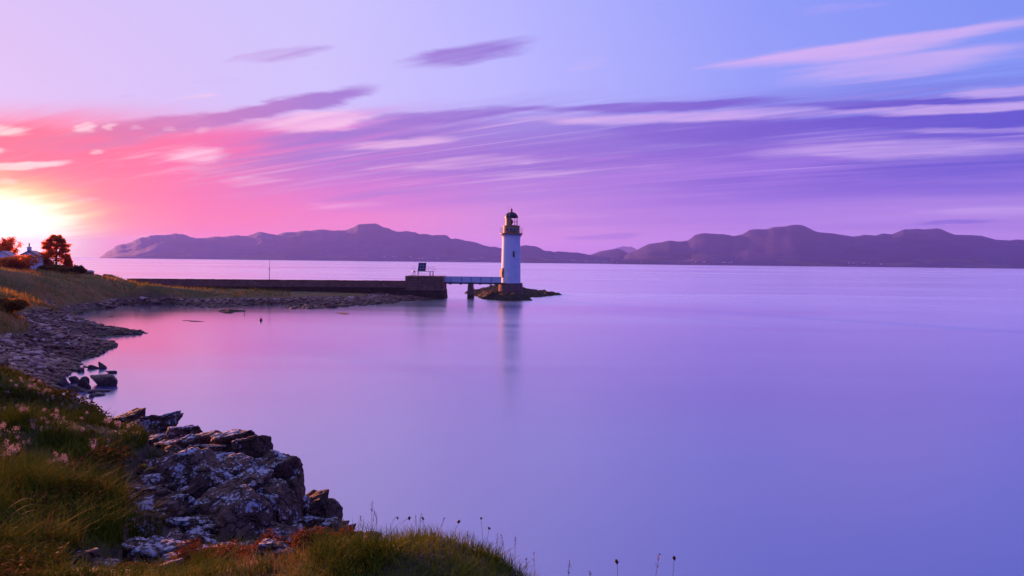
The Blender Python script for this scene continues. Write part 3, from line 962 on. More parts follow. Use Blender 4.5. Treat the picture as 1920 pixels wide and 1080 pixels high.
def rock_shape(seed, sub=3, boxy=0.5, rough=0.05, planes=7, soft=None):
    g = np.random.default_rng(seed)
    d, f = ICO[sub]
    N = []
    D_ = []
    if boxy > 0:
        for ax in range(3):
            for s in (-1, 1):
                v = np.zeros(3); v[ax] = s; v += g.normal(0, 0.14, 3)
                N.append(v / np.linalg.norm(v)); D_.append(g.uniform(0.70, 0.85))
    for _ in range(planes):
        v = g.normal(0, 1, 3); v /= np.linalg.norm(v)
        N.append(v); D_.append(g.uniform(0.78, 1.0))
    N = np.array(N); D_ = np.array(D_)
    c = d @ N.T
    rr = np.where(c > 0.05, D_[None] / np.maximum(c, 0.05), 9.0)
    k = soft or (26.0 if boxy > 0.5 else 12.0)
    r = -np.log(np.exp(-k * np.minimum(rr, 3)).sum(1)) / k
    P = d * r[:, None]
    P = P * (1 + rough * fbm(P, 1.8, seed, 4)[:, None] + rough * 0.5 * fbm(P, 6.0, seed + 5, 3)[:, None])
    return P, f


BLOCKS = [mesh_np('rock_block', *rock_shape(100 + i, 4, 0.8, 0.10, 7), smooth=True) for i in range(9)]
ROUNDS = [mesh_np('rounded_rock', *rock_shape(200 + i, 4, 0.0, 0.10, 9), smooth=True) for i in range(6)]
STONES = [mesh_np('stone', *rock_shape(300 + i, 2, 0.0, 0.09, 8, 20.0), smooth=True) for i in range(10)]
for me in BLOCKS + ROUNDS: me.materials.append(ROCK)
for me in STONES: me.materials.append(STONE)
DBLOCKS = [m.copy() for m in BLOCKS]
for me in DBLOCKS: me.materials.clear(); me.materials.append(ROCKD)
BOULD = [mesh_np('boulder', *rock_shape(250 + i, 4, 0.0, 0.05, 16, 7.0), smooth=True) for i in range(6)]
for me in BOULD: me.materials.clear(); me.materials.append(BOULDER)

# ------------------------------------------------------------------ rock outcrop
oc = cast(430, 960)
OUT = empty('rock_outcrop', (oc.x, oc.y, oc.z - 1.0), 0, 'craggy lichen-spotted basalt outcrop dropping into the sea below the grass bank', 'rocks')
OL = Vector(OUT.location)


def put_rock(meshes, px, py, w, h, Y=None, dark_=False, sink=0.25, tilt=0.18, dep=1.0):
    p = cast(px, py) if Y is None else at_depth(px, py, Y)
    if p is None:
        p = at_depth(px, py, 14.5)
    Yd = p.y
    sx = w / F * Yd / 2 / 0.80
    sz = h / F * Yd / 2 / 0.80
    sy = (sx + sz) / 2 * dep
    me = random.choice(meshes)
    c = Vector((p.x, p.y + (sy * 0.3 if Y is None else 0), p.z - 0))
    o = link('rock', me, None, OUT, c - OL, (random.uniform(-tilt, tilt), random.uniform(-tilt, tilt), random.uniform(-0.5, 0.5)), (sx, sy, sz))
    return o


B, Rn, Dk = BLOCKS, ROUNDS, DBLOCKS
for a in [(Dk, 243, 790, 50, 32, 19.6), (B, 285, 806, 76, 46, 18.4), (B, 342, 820, 46, 44, 16.8), (B, 388, 838, 64, 58, 15.8), (B, 436, 834, 62, 56, 15.2), (Dk, 474, 852, 64, 66, 14.8),
          (Rn, 328, 888, 56, 74, 13.4), (Rn, 372, 912, 96, 92, 13.0), (B, 396, 868, 74, 44, 14.2), (B, 442, 902, 82, 72, 13.4), (B, 452, 936, 80, 82, 12.8), (Dk, 510, 902, 70, 92, 14.0),
          (Dk, 534, 900, 64, 88, 14.2), (Dk, 500, 956, 84, 106, 12.8), (Dk, 543, 940, 52, 100, 13.8), (Rn, 452, 990, 98, 122, 11.4), (B, 388, 978, 72, 92, 11.6), (Dk, 326, 958, 64, 62, 11.4),
          (Dk, 338, 1008, 60, 78, 10.6), (Dk, 296, 985, 38, 72, 10.9), (B, 247, 985, 26, 58, 10.2), (B, 262, 1052, 80, 66, 8.2), (B, 306, 1052, 70, 76, 8.2), (B, 398, 1045, 120, 30, 9.0),
          (B, 150, 1064, 60, 62, 6.8), (Dk, 578, 962, 64, 56, 14.2), (Dk, 606, 968, 54, 68, 14.4), (B, 566, 992, 76, 44, 13.6), (Dk, 612, 1004, 60, 60, 13.6), (Dk, 530, 1010, 90, 60, 12.6),
          (Dk, 508, 1030, 100, 70, 11.4), (B, 575, 1030, 52, 34, 11.0), (B, 268, 862, 44, 44, 14.4), (B, 470, 880, 60, 40, 14.0), (Dk, 250, 955, 60, 50, 11.0), (Dk, 290, 945, 50, 60, 11.6),
          (B, 410, 1010, 40, 30, 11.0), (Dk, 370, 1030, 60, 40, 10.0), (B, 310, 925, 44, 36, 12.4), (B, 200, 1075, 50, 46, 6.8), (Dk, 420, 1062, 130, 60, 8.6), (Dk, 330, 1075, 110, 60, 7.6),
          (B, 560, 945, 40, 30, 13.9), (Dk, 480, 1000, 50, 60, 12.2), (B, 415, 880, 44, 30, 13.9), (B, 500, 872, 50, 40, 14.6), (Dk, 556, 1010, 70, 46, 13.0), (Dk, 280, 1010, 60, 60, 10.4),
          (Dk, 262, 822, 80, 50, 18.6), (Dk, 312, 838, 80, 54, 17.2), (Dk, 366, 852, 70, 54, 15.9), (Dk, 232, 808, 60, 40, 19.4), (B, 286, 838, 60, 44, 16.8), (B, 355, 850, 50, 40, 15.4), (B, 305, 850, 50, 40, 15.8), (Dk, 520, 980, 60, 50, 13.0), (Dk, 455, 1050, 70, 50, 9.8)]:
    put_rock(*a)
# smaller blocks wedged between
k = 0
while k < 190:
    px = random.uniform(235, 640); py = random.uniform(790, 1075)
    if not inpoly([px], [py], OUTCROP)[0]:
        continue
    k += 1
    s = random.uniform(12, 46)
    put_rock(random.choice([B, Dk, Dk]), px, py, s * random.uniform(.9, 1.6), s, None, tilt=0.3)
# sea-side foot of the crag, mostly under the rim
for px, py, Y, s in ((640, 1000, 15.6, 1.0), (600, 960, 16.6, 1.1), (545, 930, 17.0, 1.1), (500, 905, 17.8, 1.2), (440, 890, 18.6, 1.2), (380, 870, 19.6, 1.2), (320, 850, 20.6, 1.0), (270, 830, 22.0, 0.9)):
    p = at_depth(px, py, Y)
    link('rock', random.choice(Dk), None, OUT, Vector((p.x, p.y, 0.5)) - OL, (0.1, 0.2, random.uniform(0, 3)), (s, s, s * 1.3))

# ------------------------------------------------------------------ boulders standing in the inlet
BO = [(200, 712, 37, 27, 'large rounded dark boulder standing alone in the still water', None),
      (140, 711, 20, 15, 'dark rounded boulder at the water edge, left of a wider one', None),
      (116, 716, 24, 18, 'dark boulder at the left end of the row on the cobble shore', None),
      (160, 711, 18, 14, 'pointed dark boulder at the right end of the short row', None),
      (137, 728, 28, 13, 'low flat dark boulder lying before the row of boulders', None),
      (158, 724, 24, 12, 'low weedy boulder just right of the flat dark one', None),
      (176, 733, 24, 7, 'thin weedy rock barely above water below the large boulder', None),
      (180, 739, 20, 6, 'thinner half-sunk rock beside the thin weedy rock', None),
      (170, 742, 11, 7, 'small half-sunk rock nearest the grass bank', None),
      (150, 693, 15, 10, 'small pointed rock in shallow water beside the cobbles', None),
      (170, 688, 16, 8, 'small low rock in water behind the pointed rock', None),
      (193, 688, 16, 8, 'small weedy rock in water behind the large boulder', None),
      (212, 697, 12, 6, 'tiny sharp rock in water just behind the large boulder', None),
      (252, 623, 14, 8, 'dark stone at the tip of the cobble point', None),
      (262, 625, 9, 5, 'outermost small stone off the cobble point', None),
      (236, 780, 22, 9, 'flat topped rock awash beside the outcrop', None)]
for i, (px, py, w, h, lab, _) in enumerate(BO):
    p = at_z(px, py + h * 0.42, 0.0)
    sx = w / F * p.y / 2 / 1.06
    sz = h / F * p.y / 1.45 / 1.0
    o = link('boulder', BOULD[i % len(BOULD)], None, None, (p.x, p.y + sx * 0.2, sz * 0.28), (0, random.uniform(-.1, .1), random.uniform(0, 6)), (sx, sx * 0.9, sz))
    tag(o, lab, 'boulder', 'boulders along the inlet shore')

# ------------------------------------------------------------------ beach stones
# candidates spread evenly over the picture of the beach
NC = 52000
u = RNG.uniform(np.radians(-50), np.radians(-24), NC)
r = 1.0 / RNG.uniform(1 / 130.0, 1 / 32.0, NC)
X = np.sin(u) * r; Y = np.cos(u) * r
Z = ground(X, Y)
be, we, ro = zones(X, Y, Z)
ok = (be > 0.6) & (Z > np.where(RNG.uniform(0, 1, NC) < .08, -.15, .03)) & (Y > 27)
X, Y, Z, we = X[ok], Y[ok], Z[ok], we[ok]
size = np.exp(RNG.normal(-2.2, 0.5, len(X)))
size = np.clip(size, 0.05, 0.30)
pxs = size / Y
order = np.argsort(-pxs)
for q, i in enumerate(order[:300]):
    s = float(size[i]); me = STONES[q % len(STONES)]
    o = link('stone', me, None, HEAD, (X[i], Y[i], Z[i] + s * 0.12), (random.uniform(-.3, .3), random.uniform(-.3, .3), random.uniform(0, 6.28)), (s * random.uniform(.9, 1.5), s, s * random.uniform(.45, .75)))


def scatter_stones(name, X, Y, Z, size, sub=1, shade=None):
    base = [rock_shape(500 + i, sub, 0.0, 0.08, 8) for i in range(6)]
    VV = []; FF = []; RR = []
    b = 0
    for i in range(len(X)):
        P, f = base[i % 6]
        s = size[i]
        a = RNG.uniform(0, 6.28)
        c_, s_ = math.cos(a), math.sin(a)
        Q = P * np.array((s * RNG.uniform(.9, 1.5), s, s * RNG.uniform(.4, .75)))
        Q = np.stack([Q[:, 0] * c_ - Q[:, 1] * s_ + X[i], Q[:, 0] * s_ + Q[:, 1] * c_ + Y[i], Q[:, 2] + Z[i] + s * 0.1], 1)
        VV.append(Q); FF.append(f + b); b += len(Q)
        RR.append(np.full(len(Q), (RNG.uniform(0, 1) ** 1.5) if shade is None else shade[i]))
    o = link(name, mesh_np(name, np.concatenate(VV), np.concatenate(FF), True, {'rnd': np.concatenate(RR)}), COBBLE, HEAD)
    return tag(o, kind='stuff')


rest = np.concatenate([order[300:4000], RNG.permutation(order[4000:])[:9000]])
shade = np.clip(RNG.uniform(0, 1, len(X)) ** 1.4 * np.clip(0.25 + Z / 1.0, 0.1, 1.2), 0, 1)
scatter_stones('cobbles', X[rest], Y[rest], Z[rest], size[rest] * 0.95, 1, shade[rest])
# shingle on the spit before the pier
NC = 14000
X = RNG.uniform(-80, -14, NC); Y = RNG.uniform(112, 151, NC)
Z = ground(X, Y)
be, we, ro = zones(X, Y, Z)
ok = (be > 0.5) & (Z > -0.15)
X, Y, Z = X[ok], Y[ok], Z[ok]
scatter_stones('shingle', X, Y, Z, np.clip(np.exp(RNG.normal(-1.75, .45, len(X))), 0.08, 0.6), 1,
               np.clip(RNG.uniform(0, 1, len(X)) ** 1.3 * np.clip(0.1 + Z / 0.8, 0.0, 1.0), 0, 1))

# ------------------------------------------------------------------ masonry


def masonry(mb, bl, br, tr, tl, course, avg, nrm, proud=0.06, gap=0.03, seed=1):
    """rows of separate stones over a quad"""
    g = random.Random(seed)
    bl, br, tr, tl, nrm = [Vector(p) for p in (bl, br, tr, tl, nrm)]
    Hh = ((tl - bl).length + (tr - br).length) / 2
    L = ((br - bl).length + (tr - tl).length) / 2
    n = max(1, round(Hh / course))

    def P(a, b):
        return (bl * (1 - a) + br * a) * (1 - b) + (tl * (1 - a) + tr * a) * b
    for r_ in range(n):
        b0 = r_ / n + gap / Hh / 2; b1 = (r_ + 1) / n - gap / Hh / 2
        a = 0.0
        while a < 1 - 1e-6:
            w = avg * g.uniform(0.55, 1.5) / L
            a1 = min(1.0, a + w)
            if 1 - a1 < avg * 0.4 / L: a1 = 1.0
            a0_, a1_ = a + gap / L / 2, a1 - gap / L / 2
            if a1_ > a0_:
                d = nrm * (proud * g.uniform(0.35, 1.0)); e = nrm * -0.05
                i = 0.12 * (b1 - b0); j = 0.06 * (a1_ - a0_)
                c = [P(a0_, b0), P(a1_, b0), P(a1_, b1), P(a0_, b1)]
                t = [P(a0_ + j, b0 + i), P(a1_ - j, b0 + i), P(a1_ - j, b1 - i), P(a0_ + j, b1 - i)]
                vs = [p + e for p in c] + [p + d for p in t]
                mb.add(vs, [(4, 5, 6, 7), (0, 1, 5, 4), (1, 2, 6, 5), (2, 3, 7, 6), (3, 0, 4, 7)])
            a = a1


# pier wall
wa = at_depth(238, 523.5, 146.5)
wb = at_depth(764, 527.5, 152.2)
ang = math.atan2(wb.y - wa.y, wb.x - wa.x)
Lw = math.hypot(wb.x - wa.x, wb.y - wa.y)
PW = empty('pier_wall', (wa.x, wa.y, 0), ang, 'long low dark stone breakwater wall running out to the pier head', 'wall')
TOPZ = 3.95
mb = MB(); mb.box(0, Lw, 0.08, 1.6, -1.5, TOPZ - 0.12); mb.build('core', MASON, PW)
mb = MB(); masonry(mb, (0, 0.08, 2.45), (Lw, 0.08, 2.45), (Lw, 0.08, TOPZ - 0.12), (0, 0.08, TOPZ - 0.12), 0.34, 0.6, (0, -1, 0), 0.07, 0.03, 3)
tag(mb.build('upper_stonework', MASON, PW), kind='stuff')
mb = MB(); mb.box(4.0, Lw, -0.7, 0.05, -1.5, 2.38); mb.build('footing', MASONW, PW)
mb = MB(); masonry(mb, (4.0, -0.7, 0.3), (Lw, -0.7, 0.3), (Lw, -0.7, 2.36), (4.0, -0.7, 2.36), 0.36, 0.75, (0, -1, 0), 0.08, 0.03, 4)
tag(mb.build('lower_stonework', MASONW, PW), kind='stuff')
mb = MB()
x = 0.0
g = random.Random(9)
while x < Lw - 0.3:
    w = g.uniform(0.7, 1.4)
    mb.box(x + 0.012, min(Lw, x + w) - 0.012, -0.02 + g.uniform(-.03, .03), 1.65, TOPZ - 0.117, TOPZ + g.uniform(0.0, 0.05))
    x += w
tag(mb.build('coping', MASON, PW), kind='stuff')
mb = MB()
x = 4.0
while x < Lw - 0.3:
    w = g.uniform(0.8, 1.6)
    mb.box(x + 0.012, min(Lw, x + w) - 0.012, -0.80 + g.uniform(-.03, .03), 0.02, 2.385, 2.47 + g.uniform(0.0, 0.03))
    x += w
tag(mb.build('ledge', STONE, PW), kind='stuff')

# pier head
YB = 151.6
c0 = at_depth(760, 517.5, YB); c1 = at_depth(830, 517.5, YB); cb = at_depth(834.5, 556, YB - 0.3)
BT = c0.z
bw = c1.x - c0.x
PH = empty('pier_head', (c0.x, YB, 0), 0.0, 'square dark stone pier head block with battered sides before the footbridge', 'pier')
mb = MB()
fl = 0.55
mb.hexa([(-0.05, -0.4, -1.2), (bw + fl, -0.4, -1.2), (bw + fl, 7.6, -1.2), (-0.05, 7.6, -1.2), (0, 0.1, BT - 0.2), (bw - .06, 0.1, BT - 0.2), (bw - .06, 7.2, BT - 0.2), (0, 7.2, BT - 0.2)])
mb.build('core', MASONW, PH)


def fx(z):      # right edge of the battered block at height z
    return bw - .06 + (fl + .06) * (1 - (z + 1.2) / (BT + 1.0))


def fy(z):
    return 0.1 - 0.5 * (1 - (z + 1.2) / (BT + 1.0))


zs = 1.9
mb = MB()
masonry(mb, (0, fy(zs), zs), (fx(zs), fy(zs), zs), (fx(BT - .2), fy(BT - .2), BT - .2), (0, fy(BT - .2), BT - .2), 0.36, 0.7, (0, -1, 0), 0.08, 0.03, 11)
masonry(mb, (fx(zs), fy(zs), zs), (fx(zs), 7.3, zs), (fx(BT - .2), 7.2, BT - .2), (fx(BT - .2), fy(BT - .2), BT - .2), 0.36, 0.7, (1, 0, 0), 0.08, 0.03, 12)
masonry(mb, (0, 7.3, zs), (0, fy(zs), zs), (0, fy(BT - .2), BT - .2), (0, 7.2, BT - .2), 0.36, 0.7, (-1, 0, 0), 0.08, 0.03, 13)
tag(mb.build('stonework', MASON, PH), kind='stuff')
mb = MB()
masonry(mb, (0, fy(-.6), -.6), (fx(-.6), fy(-.6), -.6), (fx(zs), fy(zs), zs), (0, fy(zs), zs), 0.42, 0.8, (0, -1, 0), 0.09, 0.04, 14)
masonry(mb, (fx(-.6), fy(-.6), -.6), (fx(-.6), 7.5, -.6), (fx(zs), 7.3, zs), (fx(zs), fy(zs), zs), 0.42, 0.8, (1, 0, 0), 0.09, 0.04, 15)
tag(mb.build('tidal_stonework', MASONW, PH), kind='stuff')
mb = MB()
g = random.Random(5)
for i in range(9):
    for j in range(6):
        mb.box(-.05 + i * (bw + .05) / 9 + .012, -.05 + (i + 1) * (bw + .05) / 9 - .012, 0.0 + j * 1.2 + .012, 1.2 * (j + 1) - .012, BT - .195, BT + g.uniform(-.02, .04))
tag(mb.build('paving', MASON, PH), kind='stuff')

# low stone end of the wall on the grass, gate pillar
p = at_depth(207, 517, 143)
me = MB(); zg = gz(p.x, p.y) - 0.3
me.hexa([(-1.6, -.5, 0), (1.9, -.5, 0), (1.9, .6, 0), (-1.6, .6, 0), (-1.2, -.4, p.z - zg + 0.35), (0.1, -.4, p.z - zg + 0.25), (0.1, .5, p.z - zg + 0.25), (-1.2, .5, p.z - zg + 0.35)])
me.hexa([(0.102, -.42, 0), (3.0, -.42, 0), (3.0, .52, 0), (0.102, .52, 0), (0.102, -.38, p.z - zg + 0.22), (3.0, -.38, 0.25), (3.0, .48, 0.25), (0.102, .48, p.z - zg + 0.22)])
o = me.build('wall_stump', MASON, None, (p.x, p.y, zg)); tag(o, 'broken stone wall end sloping down to the breakwater on the grass', 'wall')
p = at_depth(167, 512, 142)
zg = gz(p.x, p.y) - 0.2
gp = empty('gate_pillar', (p.x, p.y, zg), 0.2, 'squat stone pillar with pale cap between the bushes and the sea', 'pillar')
mb = MB(); mb.box(-.75, .75, -.6, .6, 0, p.z - zg + .25); mb.build('shaft', MASON, gp)
mb = MB(); mb.hexa([(-.85, -.7, p.z - zg + .252), (.85, -.7, p.z - zg + .252), (.85, .7, p.z - zg + .252), (-.85, .7, p.z - zg + .252), (-.5, -.4, p.z - zg + .6), (.5, -.4, p.z - zg + .6), (.5, .4, p.z - zg + .6), (-.5, .4, p.z - zg + .6)]); mb.build('cap', STICK, gp)

# mast on the breakwater
p = at_depth(505, 525, 150.6)
mo = empty('mast', (p.x, p.y, TOPZ - 0.05), 0.0, 'thin bare pole standing on the long stone breakwater', 'pole')
mb = MB(); mb.tube([(0, 0, 0), (0.02, 0, 2.4)], [0.07, 0.06], 8); mb.tube([(0.02, 0, 2.38), (0.06, 0, 4.25)], [0.045, 0.03], 8); mb.build('pole', DARKMET, mo)
mb = MB(); mb.box(-.11, .13, -.1, .1, 2.3, 2.48); mb.build('bracket', DARKMET, mo)

# ------------------------------------------------------------------ solar platform on the pier head
S0 = at_depth(785, 516, 155.0)
SP = empty('solar_platform', (S0.x - 0.6, 155.0, BT + 0.03), 0.0, 'steel platform carrying a tilted dark solar array on the pier head', 'solar array')
pxm = 155.0 / F
z1 = 0.95
mb = MB(); mb.box(0.35, 4.0, -0.9, 0.9, z1, z1 + 0.09); mb.build('deck', METAL, SP)
for lx, ly in ((3.2, -.8), (3.85, -.8), (3.2, .8), (3.85, .8), (0.5, .8), (0.5, -.8)):
    mb = MB(); mb.box(lx - .05, lx + .05, ly - .05, ly + .05, 0, z1 - .002); mb.build('leg', METAL, SP)
mb = MB()
mb.tube([(0.55, -.86, .75), (1.7, -.86, .35), (2.0, -.86, .35), (3.15, -.86, .75)], 0.025, 6); mb.build('brace', METAL, SP)
# array: 3 x 3 panels on a sloping frame
ah = 2.0; aw = 1.78; tl_ = 0.42
mb = MB()
mb.hexa([(.45, -.75, z1 + .11), (.45 + aw, -.75, z1 + .11), (.45 + aw, -.69, z1 + .11), (.45, -.69, z1 + .11),
         (.62, -.75 + tl_, z1 + ah), (.62 + aw, -.75 + tl_, z1 + ah), (.62 + aw, -.69 + tl_, z1 + ah), (.62, -.69 + tl_, z1 + ah)])
mb.build('array_frame', METAL, SP)
for i in range(3):
    for j in range(3):
        def Q(a, b, o_):
            t = b
            return (.45 + .17 * t + aw * a, -.75 + tl_ * t - o_, z1 + .11 + (ah - .11) * t)
        a0_, a1_, b0_, b1_ = (i + .12) / 3, (i + .88) / 3, (j + .10) / 3, (j + .88) / 3
        mb = MB()
        mb.hexa([Q(a0_, b0_, .03), Q(a1_, b0_, .03), Q(a1_, b0_, .004), Q(a0_, b0_, .004), Q(a0_, b1_, .03), Q(a1_, b1_, .03), Q(a1_, b1_, .004), Q(a0_, b1_, .004)])
        mb.build('solar_panel', SOLAR, SP)
for lx in (.7, 2.2):
    mb = MB(); mb.tube([(lx, 0.85, z1 + .09), (lx, -.68 + tl_, z1 + ah - .12)], 0.035, 6); mb.build('array_strut', METAL, SP)
mb = MB()
for px_, py_ in ((2.75, .85), (3.3, .85), (3.95, .85), (3.95, -.85), (4.4, .85)):
    mb.tube([(px_, py_, z1 + .09), (px_, py_, z1 + 1.15)], 0.022, 6)
for zz_ in (0.6, 1.1):
    mb.tube([(2.2, .85, z1 + zz_), (4.5, .85, z1 + zz_)], 0.02, 6)
    mb.tube([(3.95, -.85, z1 + zz_), (3.95, .85, z1 + zz_)], 0.02, 6)
mb.build('railing', METAL, SP)
# pale cabinet at the end that faces the sun
CB = empty('equipment_cabinet', (S0.x - 1.15, 155.0, BT + 0.03), 0.0, 'small pale cabinet on legs catching orange sun beside the solar array', 'cabinet')
mb = MB(); mb.box(-.3, .3, -.3, .3, .72, 1.15, 0.6, (0, 0)); mb.build('box', PLAINW, CB)
for a in range(4):
    t = a * math.pi / 2 + .6 + .78
    mb = MB(); mb.box(.36 * math.cos(t) - .04, .36 * math.cos(t) + .04, .36 * math.sin(t) - .04, .36 * math.sin(t) + .04, 0, .718); mb.build('leg', PLAINW, CB)
mb = MB()
for sx_ in (-.3, .3):
    mb.tube([(sx_, .25, 1.15), (sx_, .25, 2.1)], 0.02, 6)
mb.tube([(-.3, .25, 2.1), (.3, .25, 2.1)], 0.02, 6); mb.tube([(-.3, .25, 1.65), (.3, .25, 1.65)], 0.02, 6)
mb.build('rail', METAL, CB)

# ------------------------------------------------------------------ lighthouse
YL = 158.0
L0 = at_depth(957.5, 543, YL)
SCL = YL / F


def lz(py):
    return at_depth(958, py, YL).z


zb, zp, zcorb, zgal, zmur, zlan, zdom, zfin = lz(545), lz(530.3), lz(447), lz(438.5), lz(423.5), lz(408), lz(397.5), lz(389.5)
LH = empty('lighthouse', (L0.x, YL, 0), 0.0, 'white round lighthouse with ochre gallery and dark dome on a small rock', 'lighthouse')
# plinth of coursed stone
mb = MB(); mb.lathe([(2.82, -0.2), (2.62, zp - 0.02), (0.1, zp - 0.02)], 56); mb.build('plinth_core', PLINTH, LH)
mb = MB()
nc = 6
z0_ = zb - 0.9
for r_ in range(nc):
    za = z0_ + (zp - z0_) * r_ / nc + 0.02; zt = z0_ + (zp - z0_) * (r_ + 1) / nc - 0.02
    ro_ = 2.92 - 0.22 * r_ / nc
    ns = 22
    for s_ in range(ns):
        t0 = 2 * math.pi * (s_ + 0.5 * (r_ % 2)) / ns + .012; t1 = 2 * math.pi * (s_ + 1 + 0.5 * (r_ % 2)) / ns - .012
        pr = ro_ + random.uniform(-.015, .02)
        q = []
        for (rr_, z_) in ((ro_ - .3, za), (ro_ - .3, zt)):
            pass
        vs = [(rr_ * math.cos(t), rr_ * math.sin(t), z_) for z_ in (za, zt) for (rr_, t) in ((ro_ - .35, t0), (pr, t0), (pr, t1), (ro_ - .35, t1))]
        mb.hexa(vs)
tag(mb.build('plinth_stonework', PLINTH, LH), kind='stuff')
# white shaft with a slight flare under the gallery
rb, rtp = 2.26, 2.08
prof = [(rb + .05, zp - 0.02), (rb, zp + .25)]
for i in range(1, 9):
    t = i / 8
    prof.append((rb + (rtp - rb) * t, zp + .25 + (zcorb - zp - .25) * t))
mb = MB(); mb.lathe(prof, 64); mb.build('tower_wall', WHITE, LH)
mb = MB(); mb.lathe([(rtp, zcorb), (rtp + .10, zcorb + .02), (rtp + .10, zcorb + .16), (rtp + .02, zcorb + .18), (rtp + .06, zgal - .2), (rtp, zgal - .1)], 64); mb.build('neck_band', WHITE, LH)
for i in range(24):
    t = 2 * math.pi * i / 24
    mb = MB()
    mb.hexa([(rtp - .05, -.09, zcorb + .4), (rtp + .14, -.09, zcorb + .4), (rtp + .14, .09, zcorb + .4), (rtp - .05, .09, zcorb + .4),
             (rtp - .05, -.11, zgal - .12), (rtp + .44, -.11, zgal - .12), (rtp + .44, .11, zgal - .12), (rtp - .05, .11, zgal - .12)])
    mb.build('corbel', WHITE, LH, rot=(0, 0, t))
mb = MB(); mb.lathe([(rtp - .1, zgal - .118), (2.56, zgal - .118), (2.62, zgal - .05), (2.62, zgal + .12), (2.5, zgal + .16), (1.2, zgal + .16)], 64); mb.build('gallery_deck', OCHRE, LH)
# murette below the lantern
mb = MB(); mb.lathe([(1.9, zgal + .15), (1.9, zmur - .18), (2.0, zmur - .16), (2.0, zmur), (1.0, zmur)], 56); mb.build('lantern_base', OCHRE, LH)
# railing
gr = bpy.data.objects.new('railing', bpy.data.meshes.new('railing'))
for i in range(28):
    t = 2 * math.pi * i / 28
    mb = MB(); mb.tube([(2.54 * math.cos(t), 2.54 * math.sin(t), zgal + .15), (2.54 * math.cos(t), 2.54 * math.sin(t), zgal + 1.42)], 0.018, 6); mb.build('baluster', METAL, LH)
for zz_ in (.5, .95, 1.42):
    mb = MB(); mb.tube([(2.54 * math.cos(2 * math.pi * i / 48), 2.54 * math.sin(2 * math.pi * i / 48), zgal + zz_) for i in range(49)], 0.022, 6, False); mb.build('rail', METAL, LH)
# lantern: opaque sector to the left-front, panes round the rest
RL = 1.42
mb = MB(); mb.lathe([(RL, zmur), (RL, zlan)], 24, a0=rad(178), a1=rad(268)); mb.lathe([(RL - .06, zlan), (RL - .06, zmur)], 24, a0=rad(178), a1=rad(268)); mb.build('blank_wall', OCHRE, LH)
np_ = 9
aa0, aa1 = rad(268), rad(538)
for i in range(np_):
    t0 = aa0 + (aa1 - aa0) * i / np_ + .03; t1 = aa0 + (aa1 - aa0) * (i + 1) / np_ - .03
    mb = MB()
    mb.hexa([(RL * math.cos(t0), RL * math.sin(t0), zmur + .05), (RL * math.cos(t1), RL * math.sin(t1), zmur + .05), ((RL - .03) * math.cos(t1), (RL - .03) * math.sin(t1), zmur + .05), ((RL - .03) * math.cos(t0), (RL - .03) * math.sin(t0), zmur + .05),
             (RL * math.cos(t0), RL * math.sin(t0), zlan - .03), (RL * math.cos(t1), RL * math.sin(t1), zlan - .03), ((RL - .03) * math.cos(t1), (RL - .03) * math.sin(t1), zlan - .03), ((RL - .03) * math.cos(t0), (RL - .03) * math.sin(t0), zlan - .03)])
    mb.build('pane', GLASS, LH)
for i in range(np_ + 1):
    t0 = aa0 + (aa1 - aa0) * i / np_; t1 = aa0 + (aa1 - aa0) * min(np_, i + 1) / np_
    mb = MB()
    mb.tube([(RL * math.cos(t0), RL * math.sin(t0), zmur), (RL * math.cos(t0), RL * math.sin(t0), zlan)], 0.04, 6)
    mb.build('astragal', OCHRE, LH)
    if i < np_:
        mb = MB(); m_ = (zmur + zlan) / 2
        mb.tube([(RL * math.cos(t0), RL * math.sin(t0), m_), (RL * math.cos(t1), RL * math.sin(t1), m_)], 0.03, 6); mb.build('glazing_bar', OCHRE, LH)
mb = MB(); mb.lathe([(RL + .08, zmur), (RL + .08, zmur + .12), (RL - .1, zmur + .12)], 40); mb.build('sill_ring', OCHRE, LH)
# lamp inside
mb = MB(); mb.lathe([(.18, zmur), (.18, zmur + .5), (.34, zmur + .55), (.40, zmur + .95), (.30, zmur + 1.35), (.12, zmur + 1.5), (0.02, zmur + 1.52)], 20); mb.build('lens', DARKMET, LH)
# dome and its finial
mb = MB()
pr = [(RL + .12, zlan - .05), (RL + .12, zlan + .06)]
for i in range(0, 11):
    t = math.pi / 2 * i / 10
    pr.append(((RL + .04) * math.cos(t) + .001, zlan + .06 + (zdom - zlan - .1) * math.sin(t)))
mb.lathe(pr, 48); mb.build('dome', DOME, LH)
mb = MB()
for i in range(12):
    t = 2 * math.pi * i / 12
    mb.tube([((RL + .06) * math.cos(k_) * math.cos(t), (RL + .06) * math.cos(k_) * math.sin(t), zlan + .07 + (zdom - zlan - .08) * math.sin(k_)) for k_ in [math.pi / 2 * q / 8 for q in range(8)]], 0.025, 5)
mb.build('dome_rib', DOME, LH)
mb = MB(); h_ = zfin - zdom
mb.lathe([(.36, zdom - .12), (.36, zdom + .02), (.22, zdom + .06), (.20, zdom + h_ * .35), (.34, zdom + h_ * .38), (.30, zdom + h_ * .52), (.14, zdom + h_ * .6), (.10, zdom + h_ * .85), (.02, zdom + h_)], 20); mb.build('vent_finial', DOME, LH)
mb = MB(); xr = (1195 - 1227) / 5.142 * SCL
mb.tube([(xr, -.4, zdom - .5), (xr, -.4, zfin + .5)], 0.022, 6); mb.build('lightning_rod', DARKMET, LH)
mb = MB(); mb.tube([(-.45, -1.5, zgal + .4), (-.42, -1.5, zlan + 1.0)], 0.05, 8); mb.build('pipe', METAL, LH)
